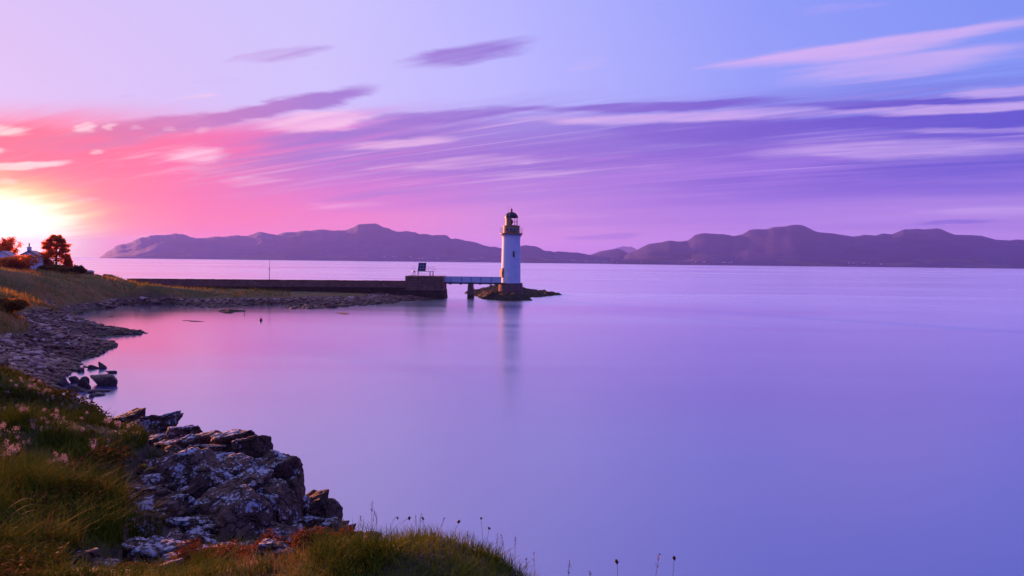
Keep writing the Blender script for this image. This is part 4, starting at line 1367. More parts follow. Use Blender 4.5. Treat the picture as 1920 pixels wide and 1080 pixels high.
# three small solar panels on the gallery front
for i in range(3):
    cx = (1188 + i * 33 - 1227) / 5.142 * SCL + .05
    y0_ = -2.68
    mb = MB(); mb.hexa([(cx - .28, y0_, zgal + .55), (cx + .28, y0_, zgal + .55), (cx + .28, y0_ + .05, zgal + .53), (cx - .28, y0_ + .05, zgal + .53), (cx - .28, y0_ + .18, zgal + 1.15), (cx + .28, y0_ + .18, zgal + 1.15), (cx + .28, y0_ + .23, zgal + 1.13), (cx - .28, y0_ + .23, zgal + 1.13)])
    f_ = mb.build('panel_frame', METAL, LH)
    mb = MB(); mb.hexa([(cx - .22, y0_ - .008, zgal + .62), (cx + .22, y0_ - .008, zgal + .62), (cx + .22, y0_ + .018, zgal + .62), (cx - .22, y0_ + .018, zgal + .62), (cx - .22, y0_ + .144, zgal + 1.09), (cx + .22, y0_ + .144, zgal + 1.09), (cx + .22, y0_ + .17, zgal + 1.09), (cx - .22, y0_ + .17, zgal + 1.09)])
    mb.build('solar_panel', SOLAR, f_)
# slit window
wz0, wz1 = lz(481.5), lz(472)
wt = math.asin((1247 - 1222) / 5.142 * SCL / 2.15)
for nm, r0_, hw, dz_, m_ in (('window', 2.20, .24, .08, OCHRE),):
    wnd = None
    mb = MB(); mb.box(-hw, hw, -2.22, -2.0, wz0 - dz_, wz1 + dz_); wnd = mb.build('window', OCHRE, LH, rot=(0, 0, wt))
    mb = MB(); mb.box(-.14, .14, -2.235, -2.1, wz0, (wz0 + wz1) / 2 - .03); mb.build('pane', DKGLASS, wnd)
    mb = MB(); mb.box(-.14, .14, -2.235, -2.1, (wz0 + wz1) / 2 + .03, wz1); mb.build('pane', DKGLASS, wnd)
# doorway with ochre surround on the bridge side
da = rad(-90) - rad(62)
dz0, dz1 = lz(520), lz(507)
mb = MB(); mb.hexa([(2.0, -.62, dz0), (2.55, -.62, dz0), (2.55, .62, dz0), (2.0, .62, dz0), (2.0, -.62, dz1), (2.5, -.62, dz1), (2.5, .62, dz1), (2.0, .62, dz1)])
dr = mb.build('door_surround', OCHRE, LH, rot=(0, 0, da))
mb = MB(); mb.hexa([(2.05, -.7, dz1 + .002), (2.62, -.7, dz1 + .002), (2.62, .7, dz1 + .002), (2.05, .7, dz1 + .002), (2.05, -.3, dz1 + .55), (2.4, -.3, dz1 + .55), (2.4, .3, dz1 + .55), (2.05, .3, dz1 + .55)])
mb.build('pediment', OCHRE, LH, rot=(0, 0, da))
mb = MB(); mb.box(2.4, 2.575, -.42, .42, dz0, dz1 - .18); d_ = mb.build('door', DOORM, LH, rot=(0, 0, da))
mb = MB(); mb.box(2.576, 2.61, .28, .34, dz0 + .7, dz0 + .85); mb.build('handle', DARKMET, d_)

# ------------------------------------------------------------------ footbridge
g0 = at_depth(830.5, 529, 156.0); g1 = at_depth(941, 530.4, 156.0)
FBZ = (g0.z + g1.z) / 2
LB = g1.x - g0.x
FB = empty('footbridge', (g0.x - .1, 156.0, 0), 0.0, 'narrow footbridge with white solid side panels from pier head to lighthouse', 'footbridge')
mb = MB(); mb.box(0, LB + .2, -.8, .8, FBZ - .12, FBZ + .02); mb.build('deck', DARKMET, FB)
for s_ in (-1, 1):
    mb = MB(); mb.box(0, LB - .3, s_ * .7 - .09, s_ * .7 + .09, FBZ - .34, FBZ - .122); mb.build('girder', DARKMET, FB)
edges = [831, 847, 866.5, 884.5, 902.5, 922, 941]
ztop = at_depth(880, 519, 156).z
for s_ in (-1, 1):
    for i in range(6):
        xa = (edges[i] - 831) / F * 156 + .1 + .03; xb = (edges[i + 1] - 831) / F * 156 + .1 - .05
        mb = MB(); mb.box(xa, xb, s_ * .8 - .03, s_ * .8 + .03, FBZ + .03, ztop); mb.build('parapet_panel', PLAINW, FB)
    for i in range(1, 6):
        xa = (edges[i] - 831) / F * 156 + .1
        mb = MB(); mb.hexa([(xa - .02, s_ * .8 - .09, FBZ - .1), (xa + .07, s_ * .8 - .09, FBZ - .1), (xa + .07, s_ * .8 + .09, FBZ - .1), (xa - .02, s_ * .8 + .09, FBZ - .1),
                            (xa - .1, s_ * .8 - .07, ztop + .02), (xa - .02, s_ * .8 - .07, ztop + .02), (xa - .02, s_ * .8 + .07, ztop + .02), (xa - .1, s_ * .8 + .07, ztop + .02)])
        mb.build('post', DARKMET, FB)
    mb = MB(); mb.box(.05, LB, s_ * .8 - .05, s_ * .8 + .05, ztop + .003, ztop + .05); mb.build('handrail', PLAINW, FB)
for px_ in (845, 864.5, 901, 920):  # white brackets added below the deck to stand for sun glints
    xa = (px_ - 831) / F * 156 + .1
    mb = MB(); mb.hexa([(xa - .22, -.88, FBZ - .5), (xa + .22, -.88, FBZ - .5), (xa + .22, .88, FBZ - .5), (xa - .22, .88, FBZ - .5), (xa - .26, -.88, FBZ - .345), (xa + .26, -.88, FBZ - .345), (xa + .26, .88, FBZ - .345), (xa - .26, .88, FBZ - .345)])
    mb.build('bracket', PLAINW, FB)
# stone bridge pier
pp = at_depth(882.5, 558, 156.0)
BP = empty('bridge_pier', (pp.x, 156.0, 0), 0.0, 'tapered stone pillar holding up the middle of the footbridge', 'pillar')
htop = FBZ - .345
mb = MB(); mb.hexa([(-.82, -1.2, -1), (.82, -1.2, -1), (.82, 1.2, -1), (-.82, 1.2, -1), (-.58, -.85, htop), (.58, -.85, htop), (.58, .85, htop), (-.58, .85, htop)]); mb.build('core', MASONW, BP)
mb = MB()
tw = lambda z: (.82 - .24 * (z + 1) / (htop + 1), 1.2 - .35 * (z + 1) / (htop + 1))
(a_, b_), (c_, d_) = tw(0.9), tw(htop - .02)
masonry(mb, (-a_, -b_, .9), (a_, -b_, .9), (c_, -d_, htop - .02), (-c_, -d_, htop - .02), .34, .6, (0, -1, 0), .06, .03, 21)
masonry(mb, (a_, -b_, .9), (a_, b_, .9), (c_, d_, htop - .02), (c_, -d_, htop - .02), .34, .6, (1, 0, 0), .06, .03, 22)
masonry(mb, (-a_, b_, .9), (-a_, -b_, .9), (-c_, -d_, htop - .02), (-c_, d_, htop - .02), .34, .6, (-1, 0, 0), .06, .03, 23)
tag(mb.build('stonework', MASON, BP), kind='stuff')

# ------------------------------------------------------------------ islets and weedy skerries


def skerry(name, outline_px, peak, seed, label, cat, step=0.35, mt=ROCKSEA, ridge=None):
    """low rock from its water-line outline (pixels on the water)"""
    poly = [(at_z(a, b, 0).x, at_z(a, b, 0).y) for a, b in outline_px]
    xs_ = [p[0] for p in poly]; ys_ = [p[1] for p in poly]
    x0, x1, y0, y1 = min(xs_) - 1, max(xs_) + 1, min(ys_) - 1, max(ys_) + 1
    gx = np.arange(x0, x1, step); gy = np.arange(y0, y1, step)
    Xg, Yg = np.meshgrid(gx, gy, indexing='ij')
    P = np.stack([Xg.ravel(), Yg.ravel(), Xg.ravel() * 0], 1)
    # signed distance to the outline
    d = np.full(len(P), 1e9)
    for i in range(len(poly)):
        a = np.array(poly[i]); b = np.array(poly[(i + 1) % len(poly)])
        ab = b - a
        t = np.clip(((P[:, :2] - a) @ ab) / (ab @ ab + 1e-9), 0, 1)
        d = np.minimum(d, np.hypot(*(P[:, :2] - a - t[:, None] * ab).T))
    ins = inpoly(P[:, 0], P[:, 1], poly)
    d = np.where(ins, d, -d) + fbm(P, 0.5, seed, 3) * 0.5 * min(1, peak)
    h = np.clip(d, -1.5, 2.5)
    z = np.where(h > 0, peak * (1 - np.exp(-h / 1.5)), h * 0.5)
    if ridge is not None:
        z = z * ridge(P[:, 0], P[:, 1])
    z = z + (fbm(P, 0.7, seed + 2, 4) * 0.48 + np.abs(fbm(P, 1.6, seed + 6, 3)) * 0.42 - .2) * min(1, peak) * (h > -0.3)
    P[:, 2] = z
    idx = np.arange(Xg.size).reshape(Xg.shape)
    Fq = np.stack([idx[:-1, :-1], idx[1:, :-1], idx[1:, 1:], idx[:-1, 1:]], -1).reshape(-1, 4)
    Fq = Fq[(z[Fq] > -0.7).any(1)]
    c = np.array((sum(xs_) / len(xs_), sum(ys_) / len(ys_), 0))
    o = link(name, mesh_np(name, P - c, Fq, True), mt, None, tuple(c))
    return tag(o, label, cat)


skerry('lighthouse_rock', [(868, 550), (890, 555.5), (905, 560.5), (930, 563), (960, 564.5), (998, 563.5), (985, 560), (1000, 557.5), (1025, 556), (1052, 553), (1025, 549), (1000, 545), (960, 542), (920, 542), (895, 546)], 1.75, 41,
       'dark weed-covered rock islet that the lighthouse stands on', 'rock', 0.3, ridge=lambda x, y: np.where(x < L0.x, np.clip(1.15 - np.abs(x - L0.x) / 16.0, 0.4, 1), np.clip(1.25 - np.abs(x - L0.x) / 5.0, 0.36, 1)))
skerry('weedy_rock', [(412, 582), (425, 581), (440, 581.5), (470, 583.5), (445, 585), (430, 587.5), (415, 585.5)], 0.3, 42, 'low olive weed-covered rock in the pink inlet beyond the buoy', 'rock', 0.25)
skerry('weedy_rock', [(332, 601), (350, 600.5), (383, 603), (378, 604), (352, 602.5)], 0.10, 43, 'thin dark line of weed just breaking the pink water', 'rock', 0.2)
skerry('weedy_rock', [(568, 574.5), (590, 573), (592, 577), (578, 578), (566, 577)], 0.32, 44, 'small weedy rock at the shingle edge before the breakwater', 'rock', 0.25)
skerry('weedy_rock', [(612, 574), (640, 571), (630, 575), (618, 576)], 0.25, 45, 'flat weedy rock in front of the shingle bank, right of a smaller one', 'rock', 0.25)
skerry('weedy_rock', [(172, 574), (188, 571.5), (203, 574), (200, 580), (185, 582), (172, 579)], 0.55, 46, 'dark weedy hump at the head of the pink inlet', 'rock', 0.3)
skerry('weedy_rock', [(640, 568.5), (690, 566), (738, 567.5), (700, 569.5)], 0.12, 47, 'long thin strip of weed in the water near the pier head', 'rock', 0.25)
skerry('weedy_rock', [(740, 566), (765, 563), (800, 564), (832, 560), (836, 556), (800, 559), (760, 559)], 0.38, 48, 'weedy rock skirt along the foot of the pier head', 'rock', 0.3)
skerry('weedy_rock', [(201, 593.5), (212, 593), (213, 594.5), (203, 595)], 0.12, 49, 'tiny weedy rock in the inner pink inlet near the cobbles', 'rock', 0.15)
skerry('weedy_rock', [(622, 586), (650, 586.5), (668, 591), (640, 590)], 0.05, 50, 'faint patch of weed tips in the inlet off the shingle', 'rock', 0.15)

# buoy and stake in the inlet
p = at_z(489, 601.5, 0)
bu = empty('buoy', (p.x, p.y, 0), 0, 'small dark mooring buoy floating in the pink inlet', 'buoy')
mb = MB(); mb.lathe([(0.001, -.2), (.16, -.12), (.2, .05), (.19, .2), (.12, .33), (.05, .36), (.05, .40), (.001, .42)], 20); mb.build('float', BUOYM, bu)
mb = MB(); mb.tube([(-.05, 0, .38), (-.04, 0, .5), (.04, 0, .5), (.05, 0, .38)], 0.014, 6); mb.build('ring', DARKMET, bu)
p = at_z(458, 590, 0)
mb = MB(); mb.tube([(0, 0, -.5), (0.02, 0, .3), (.0, 0, .42)], [.05, .045, .03], 8)
tag(mb.build('stake', BARK, None, (p.x, p.y, 0)), 'short wooden stake sticking out of the water by the weedy rock', 'stake')

# ------------------------------------------------------------------ houses on the near shore
YH = 143.0


def P2(px, py, Y=YH):
    return at_depth(px, py, Y)


ap = P2(53.5, 469.5); le = P2(34, 482.5); re_ = P2(75, 483.5); bt = P2(76, 513)
hw = 2.35
hz = gz(ap.x, YH) - 0.4
eave = (le.z + re_.z) / 2
HS = empty('white_cottage', (ap.x + .1, YH, hz), rad(26), 'white gabled cottage with chimney beside the tall pine', 'house')
e_ = eave - hz; a_ = ap.z - hz; LN = 8.0
# local: gable faces -y, house runs back along +y
mb = MB()
mb.add([(-hw, 0, -.5), (hw, 0, -.5), (hw, 0, e_), (0, 0, a_ - .12), (-hw, 0, e_), (-hw, LN, -.5), (hw, LN, -.5), (hw, LN, e_), (0, LN, a_ - .12), (-hw, LN, e_)],
       [(0, 1, 2, 3, 4), (9, 8, 7, 6, 5), (0, 4, 9, 5), (1, 6, 7, 2), (4, 3, 8, 9), (2, 7, 8, 3)])
mb.build('wall', PLAINW, HS)
rf = None
for s_ in (-1, 1):
    mb = MB()
    o_ = .22; k_ = (a_ - .12 - e_) / hw
    mb.add([(s_ * (hw + o_), -.18, e_ - k_ * o_ + .02), (0, -.18, a_ - .10), (0, LN + .18, a_ - .10), (s_ * (hw + o_), LN + .18, e_ - k_ * o_ + .02),
            (s_ * (hw + o_), -.18, e_ - k_ * o_ + .14), (0, -.18, a_ + .02), (0, LN + .18, a_ + .02), (s_ * (hw + o_), LN + .18, e_ - k_ * o_ + .14)],
           [(0, 1, 2, 3), (4, 7, 6, 5), (0, 4, 5, 1), (3, 2, 6, 7), (0, 3, 7, 4)])
    rf = mb.build('roof', SLATE, HS)
    mb = MB()
    mb.tube([(s_ * (hw + o_), -.2, e_ - k_ * o_ + .08), (0, -.2, a_ - .04)], 0.07, 6); mb.build('bargeboard', BROWNT, rf)
mb = MB(); mb.box(-hw - .01, hw + .01, -.03, 0.0, e_ - .95, e_ - .82); mb.build('string_course', BROWNT, HS)
mb = MB(); mb.box(-.36, .36, .05, .65, a_ - .35, a_ + .62); mb.box(-.42, .42, 0, .7, a_ + .622, a_ + .74); ch = mb.build('chimney', PLAINW, HS)
mb = MB(); mb.lathe([(.13, a_ + .742), (.11, a_ + 1.35), (.16, a_ + 1.38), (.16, a_ + 1.5), (.1, a_ + 1.5)], 14, (0, .35)); mb.build('chimney_pot', BROWNT, HS)
mb = MB(); mb.box(-.16, .16, -.04, .0, e_ + .25, e_ + .65); wn = mb.build('window', BROWNT, HS)
mb = MB(); mb.box(-.11, .11, -.052, -.041, e_ + .30, e_ + .60); mb.build('pane', DKGLASS, wn)
for sx_ in (-1.0,):
    mb = MB(); mb.box(-hw - .04, -hw, 2.2, 3.0, .9, 2.0); wn = mb.build('window', BROWNT, HS)
    mb = MB(); mb.box(-hw - .052, -hw - .041, 2.28, 2.92, .98, 1.92); mb.build('pane', DKGLASS, wn)
# neighbouring cottage half lost behind the bushes at the frame edge
q = P2(3, 476, 150)
H2 = empty('white_outbuilding', (q.x, 150, gz(q.x, 150) - .4), rad(20), 'small white gabled outbuilding half hidden at the left edge', 'house')
b2 = q.z - gz(q.x, 150) + .4
mb = MB(); mb.add([(-1.7, 0, -.5), (1.7, 0, -.5), (1.7, 0, b2 - .6), (0, 0, b2 + .55), (-1.7, 0, b2 - .6), (-1.7, 5, -.5), (1.7, 5, -.5), (1.7, 5, b2 - .6), (0, 5, b2 + .55), (-1.7, 5, b2 - .6)],
                  [(0, 1, 2, 3, 4), (9, 8, 7, 6, 5), (0, 4, 9, 5), (1, 6, 7, 2), (4, 3, 8, 9), (2, 7, 8, 3)]); mb.build('wall', PLAINW, H2)
for s_ in (-1, 1):
    mb = MB(); mb.add([(s_ * 1.9, -.15, b2 - .72), (0, -.15, b2 + .57), (0, 5.15, b2 + .57), (s_ * 1.9, 5.15, b2 - .72), (s_ * 1.9, -.15, b2 - .6), (0, -.15, b2 + .69), (0, 5.15, b2 + .69), (s_ * 1.9, 5.15, b2 - .6)],
                      [(0, 1, 2, 3), (4, 7, 6, 5), (0, 4, 5, 1), (3, 2, 6, 7), (0, 3, 7, 4)]); mb.build('roof', SLATE, H2)

# ------------------------------------------------------------------ leaves, bushes, trees


def leaf_cloud(P, size, flat=0.5, seed=0, aspect=1.8):
    """one small diamond per point"""
    g = np.random.default_rng(seed)
    n = len(P)
    a = g.normal(0, 1, (n, 3)); a[:, 2] *= flat
    a /= np.linalg.norm(a, axis=1, keepdims=True)
    b = np.cross(a, g.normal(0, 1, (n, 3))); b /= np.linalg.norm(b, axis=1, keepdims=True)
    s = (size * g.uniform(.6, 1.4, n))[:, None]
    V = np.stack([P - a * s * aspect * .5, P + b * s * .35, P + a * s * aspect * .5, P - b * s * .35], 1).reshape(-1, 3)
    Fq = np.arange(n * 4).reshape(n, 4)
    return V, Fq, np.repeat(g.uniform(0, 1, n), 4)


def leaf_obj(name, P, size, mt, parent, seed, aspect=1.8, flat=0.5):
    V, Fq, r_ = leaf_cloud(np.asarray(P), size, flat, seed, aspect)
    return link(name, mesh_np(name, V, Fq, False, {'rnd': r_}), mt, parent)


def bush(name, px, py, w, h, Y, mt, seed, label, cat='bush', n=1500, leaf=None, group=None, base=None):
    """px,py = centre of its foot in the picture; w,h in pixels"""
    p = at_depth(px, py, Y)
    z0 = gz(p.x, p.y) if base is None else base
    sx = w / F * Y / 2; sz = (p.z - z0) + h / F * Y
    g = np.random.default_rng(seed)
    root = empty(name, (p.x, p.y, z0 - .05), 0, label, cat, group)
    # lobes
    nl = 9
    Pn = []
    for i in range(nl):
        c = np.array((g.uniform(-.68, .68) * sx, g.uniform(-.5, .5) * sx * .8, g.uniform(.3, .66) * sz))
        rr_ = np.array((g.uniform(.28, .48) * sx, g.uniform(.28, .48) * sx, g.uniform(.25, .36) * sz))
        d = g.normal(0, 1, (n // nl, 3)); d /= np.linalg.norm(d, axis=1, keepdims=True)
        Pn.append(c + d * rr_ * (g.uniform(.45, 1.08, (n // nl, 1))))
    Pn = np.concatenate(Pn); Pn[:, 2] = np.abs(Pn[:, 2])
    leaf_obj('foliage', Pn, leaf or (3.2 / F * Y), mt, root, seed)
    mb = MB()
    for i in range(6):
        a = g.uniform(0, 6.28); e = Vector((math.cos(a) * sx * .5, math.sin(a) * sx * .4, sz * g.uniform(.5, .8)))
        mb.tube([(0, 0, 0), tuple(e * .5 + Vector((0, 0, .05 * sz))), tuple(e)], [sx * .05, sx * .03, sx * .012], 5)
    mb.build('stem', BARK, root)
    return root


bush('dark_bush', 100, 516, 52, 22, 139, BUSH, 61, 'dark bush under the tall pine beside the cottage')
bush('dark_bush', 132, 520, 46, 20, 138, BUSH, 62, 'rounded dark bush between the pine and the stone pillar')
bush('dark_bush', 150, 514, 30, 18, 139, BUSH, 63, 'small dark bush just left of the stone pillar')
bush('dark_bush', 118, 522, 60, 10, 135, BUSH, 64, 'low dark bramble at the foot of the bushes on the meadow')
bush('glowing_bush', 18, 520, 86, 46, 132, GORSE, 65, 'large sunlit orange bush at the left edge before the cottage', n=2600)
bush('glowing_bush', 40, 518, 26, 26, 136, GORSE, 66, 'orange bush covering the left corner of the cottage')
bush('glowing_bush', 86, 508, 20, 24, 146, GORSE, 67, 'thin orange bush between cottage and pine')
bush('near_shrub', 10, 628, 100, 74, 58, BUSH, 68, 'broad tawny shrub above the cobble beach at the left edge', n=5200)
bush('near_shrub', -50, 600, 90, 70, 60, BUSH, 69, 'tawny shrub cut by the left frame edge above the beach', n=2600)
bush('red_shrub', 207, 812, 62, 30, 20.5, HEATHER, 70, 'dark red heathery shrub at the rim above the flat rock', n=2600, leaf=0.055)
bush('hillock_bush', 205, 527, 16, 6, 140, BUSH, 71, 'tiny bush on the meadow near the broken wall', n=300)


def tree(name, px, pyb, pyt, w, Y, kind, seed, label):
    p = at_depth(px, pyb, Y); t = at_depth(px, pyt, Y)
    z0 = gz(p.x, p.y) - 0.2
    H = t.z - z0
    sx = w / F * Y / 2
    g = np.random.default_rng(seed)
    root = empty(name, (p.x, p.y, z0), 0, label, 'tree', 'backlit trees by the cottage')
    pts = [(0, 0, 0)]
    for i in range(1, 8):
        pts.append((g.normal(0, .05), g.normal(0, .05), H * .93 * i / 7))
    mb = MB(); mb.tube(pts, [H * .028 * (1 - .85 * i / 7) for i in range(8)], 8); trunk = mb.build('trunk', BARK, root)
    limbs = MB(); L = []
    if kind == 'pine':
        nb = 52
        for i in range(nb):
            f = .16 + .80 * (i / nb)
            shape = np.interp(f, [.1, .2, .4, .55, .72, .88, 1.0], [.55, .95, 1.0, .88, .72, .46, .12])
            ln = sx * shape * g.uniform(.65, 1.05)
            a = i * 2.39996 + g.uniform(-.35, .35)
            st = Vector((0, 0, H * f * .92)); en = Vector((math.cos(a) * ln, math.sin(a) * ln, H * f * .92 + ln * g.uniform(.05, .42)))
            mid = (st + en) / 2 - Vector((0, 0, .06 * ln))
            limbs.tube([st, mid, en], [H * .009, H * .006, H * .003], 5)
            ncl = 6 if f > .30 else 3
            for k_ in range(ncl):
                s_ = g.uniform(.45, 1.03); q = st.lerp(en, s_)
                m = int(36 if f > .34 else 18)
                d = g.normal(0, 1, (m, 3)); d /= np.linalg.norm(d, axis=1, keepdims=True)
                L.append(np.array(q) + np.array((0, 0, .12)) + d * np.array((1, 1, .8)) * sx * .20 * g.uniform(.2, 1, (m, 1)))
    else:
        nb = 26
        for i in range(nb):
            a = g.uniform(0, 6.28); e = g.uniform(.1, 1.4)
            rr_ = g.uniform(.65, 1.0)
            st = Vector((0, 0, H * g.uniform(.3, .55)))
            en = Vector((math.cos(a) * math.cos(e) * sx * rr_, math.sin(a) * math.cos(e) * sx * rr_, H * .55 + math.sin(e) * H * .42 * rr_))
            limbs.tube([st, (st + en) / 2, en], [H * .012, H * .008, H * .003], 5)
            for k_ in range(4):
                q = st.lerp(en, g.uniform(.6, 1.05)); m = 32
                d = g.normal(0, 1, (m, 3)); d /= np.linalg.norm(d, axis=1, keepdims=True)
                L.append(np.array(q) + d * np.array((1, 1, .7)) * sx * .26 * g.uniform(.2, 1, (m, 1)))
    limbs.build('limbs', BARK, root)
    leaf_obj('crown', np.concatenate(L), 0.24 if kind == 'pine' else 0.30, PINE if kind == 'pine' else BROAD, root, seed, 2.2 if kind == 'pine' else 1.5)
    return root


tree('pine_tree', 105.5, 502, 435, 52, 146, 'pine', 81, 'tall backlit orange pine with bare trunk right of the cottage')
tree('round_tree', 14, 500, 441, 58, 160, 'broad', 82, 'rounded backlit orange tree rising behind the cottage roof')
tree('young_tree', 77, 506, 472, 20, 148, 'pine', 83, 'young ragged tree between the cottage and the tall pine')
tree('young_tree', 128, 510, 480, 16, 147, 'pine', 84, 'thin low sapling right of the tall pine trunk')
tree('round_tree', -60, 505, 430, 90, 165, 'broad', 85, 'rounded orange tree cut by the left frame edge')

# ------------------------------------------------------------------ grass


def blades(X, Y, Z, H, Wd, rnd, lean, seed, bend=1.0):
    """each blade: four tapering cross sections -> quads; returns V,F,attr"""
    g = np.random.default_rng(seed)
    n = len(X)
    a = g.uniform(0, 2 * np.pi, n)
    dirx, diry = np.cos(a), np.sin(a)
    sidex, sidey = -np.sin(a), np.cos(a)
    # blades turn broad side at random
    ln = lean * g.uniform(.3, 1.3, n)
    V = np.zeros((n, 4, 2, 3), np.float32)
    for k_, t in enumerate((0.0, 0.4, 0.75, 1.0)):
        wv_ = Wd * (1.0, .85, .5, .06)[k_] * .5
        off = H * ln * t ** 2 * bend
        hz_ = H * t * (1 - 0.25 * ln * t)
        for s_, sg in enumerate((-1, 1)):
            V[:, k_, s_, 0] = X + dirx * off + sidex * wv_ * sg
            V[:, k_, s_, 1] = Y + diry * off + sidey * wv_ * sg
            V[:, k_, s_, 2] = Z + hz_
    base = np.arange(n)[:, None] * 8
    f = np.array([[0, 1, 3, 2], [2, 3, 5, 4], [4, 5, 7, 6]])
    Fq = (base[:, :, None] + f[None]).reshape(-1, 4)
    return V.reshape(-1, 3), Fq, np.repeat(np.clip(rnd, 0, 1), 8)


def grass_patch(name, n, azr, rr, hfun, wd, mt, seed, zmin=0.9, label=None, cfun=None, dens=None):
    g = np.random.default_rng(seed)
    u = g.uniform(rad(azr[0]), rad(azr[1]), n)
    r = np.exp(g.uniform(math.log(rr[0]), math.log(rr[1]), n))
    X = np.sin(u) * r; Y = np.cos(u) * r
    # clump
    Z = ground(X, Y)
    be, we, ro = zones(X, Y, Z)
    P = np.stack([X, Y, X * 0], 1)
    cl = fbm(P, 1.6, seed, 2)
    ok = (be < .35) & (ro < .5) & (Z > zmin)
    if dens is not None:
        ok &= dens(X, Y, Z, g)
    ok &= g.uniform(-1, 1, n) < cl + .75
    X, Y, Z, P, r, cl = X[ok], Y[ok], Z[ok], P[ok], r[ok], cl[ok]
    col = .42 + .30 * fbm(P, .35, seed + 4, 3) + .22 * fbm(P, 1.3, seed + 8, 2) + g.normal(0, .12, len(X))
    if cfun is not None: col = cfun(X, Y, Z, col)
    H = hfun(X, Y, r, g) * (1 + .35 * cl)
    V, Fq, at_ = blades(X, Y, Z - .02, H, wd(r), col, .75, seed)
    o = link(name, mesh_np(name, V, Fq, False, {'rnd': at_}), mt)
    return tag(o, label, 'grass', None, 'stuff')


def bank_col(X, Y, Z, c):
    P = np.stack([X, Y, X * 0], 1)
    patch = fbm(P, .55, 77, 3)
    c = c * .75 - .08 + .42 * np.clip(patch, -.5, 1)
    # paler, browner tones towards the crest
    return c + .16 * np.clip((Y - 13) / 8, 0, 1)


def low_near(X, Y):
    px, py = project(np.stack([X, Y, ground(X, Y)], 1))
    return np.where((px > 90) & (px < 660) & (py > 1075), .22, 1.0)


def bank_dens(X, Y, Z, g):
    patch = fbm(np.stack([X, Y, X * 0], 1), 1.0, 78, 2)
    return ~((X > -2.2) & (Y < 6.5)) & (g.uniform(0, 1, len(X)) < .75 + patch)


grass_patch('bank_grass', 150000, (-52, -12), (4.0, 27), lambda X, Y, r, g: g.uniform(.10, .40, len(X)) * low_near(X, Y) * np.clip(r / 11, .4, 1) * (1 + .7 * fbm(np.stack([X, Y, X * 0], 1), .8, 79, 2)).clip(.3, 1.8), lambda r: .0035 + .0007 * r, GRASS, 91, 1.5, 'rough green and brown grass over the foreground bank', bank_col, bank_dens)
grass_patch('mound_grass', 90000, (-36, 30), (2.4, 6.6), lambda X, Y, r, g: g.uniform(.035, .13, len(X)), lambda r: .0042 + 0 * r, TURF, 92, 3.5, 'short grass capping the mound at the bottom of the picture', lambda X, Y, Z, c: c * .9 + .1,
            lambda X, Y, Z, g: (X > -2.5 - .1 * g.normal(0, 1, len(X))))
grass_patch('meadow_grass', 80000, (-50, -18), (52, 165), lambda X, Y, r, g: g.uniform(.2, .6, len(X)) * (1 + .8 * fbm(np.stack([X, Y, X * 0], 1), .25, 99, 2)).clip(.3, 2), lambda r: .025 + .0004 * r, MEADOW, 93, 1.2, 'tawny meadow grass between the beach and the cottage', lambda X, Y, Z, c: np.where((Y > 118) & (X > -76), c * .45, c + .1))
# tall tufts
tx = []; g = np.random.default_rng(95)
TV = []
for (px, py, nb, hh) in [(235, 960, 420, .55), (150, 930, 380, .55), (60, 930, 380, .6), (190, 1000, 300, .5), (100, 1020, 260, .45), (30, 1040, 300, .4), (180, 860, 300, .5), (110, 830, 260, .5), (40, 800, 260, .55), (290, 830, 280, .35), (250, 830, 260, .4), (320, 830, 200, .3),
                         (645, 1010, 260, .17), (680, 1012, 240, .19), (720, 1010, 300, .20), (760, 1010, 260, .16), (620, 1040, 260, .2), (700, 1045, 260, .2), (925, 1050, 200, .13), (960, 1065, 220, .14), (985, 1075, 160, .12), (660, 1070, 200, .18),
                         (430, 1010, 120, .25), (130, 1085, 200, .16), (180, 1088, 220, .15), (230, 1086, 220, .14), (280, 1088, 240, .14), (330, 1086, 220, .16), (390, 1088, 200, .15), (470, 1085, 200, .16), (360, 862, 160, .2), (470, 872, 120, .15), (400, 1020, 160, .25)]:
    p = cast(px, py)
    if p is None: continue
    sp = .03 * p.y ** .8
    X = p.x + g.normal(0, sp, nb); Y = p.y + g.normal(0, sp, nb)
    TV.append((X, Y, ground(X, Y), hh * g.uniform(.5, 1.15, nb), np.full(nb, .004 + .0006 * p.y), .30 + g.normal(0, .16, nb) + g.uniform(-.12, .15)))
X, Y, Z, H, Wd, cc_ = [np.concatenate([t[i] for t in TV]) for i in range(6)]
V, Fq, at_ = blades(X, Y, Z - .02, H, Wd, cc_, .9, 96)
tag(link('tall_grass', mesh_np('tall_grass', V, Fq, False, {'rnd': at_}), GRASS), 'long arching grass tussocks on the bank and mound', 'grass', None, 'stuff')
# leafy undergrowth over the bank
n = 110000
u = g.uniform(rad(-52), rad(-14), n); r = np.exp(g.uniform(math.log(4.4), math.log(26), n))
X = np.sin(u) * r; Y = np.cos(u) * r; Z = ground(X, Y)
be, we, ro = zones(X, Y, Z)
P = np.stack([X, Y, X * 0], 1)
cl = fbm(P, .7, 12, 3)
ok = (be < .3) & (ro < .5) & (Z > 1.5) & (cl > -.3) & ~((X > -2.0) & (Y < 6.6))
P = P[ok]; P[:, 2] = Z[ok] + g.uniform(.02, .38, ok.sum()) * np.clip(cl[ok] + .35, .2, 1) * np.clip(np.hypot(X[ok], Y[ok]) / 13, .3, 1)
rl_ = np.hypot(P[:, 0], P[:, 1])
V, Fq, at_ = leaf_cloud(P, .006 + .0032 * rl_, .7, 13, 1.7)
at_ = np.clip(at_ * .6 + np.repeat(.5 * fbm(P, .5, 14, 2) + .2, 4), 0, 1)
tag(link('undergrowth', mesh_np('undergrowth', V, Fq, False, {'rnd': at_}), BRACKEN), 'dark leafy undergrowth and bracken covering the left bank', 'undergrowth', None, 'stuff')

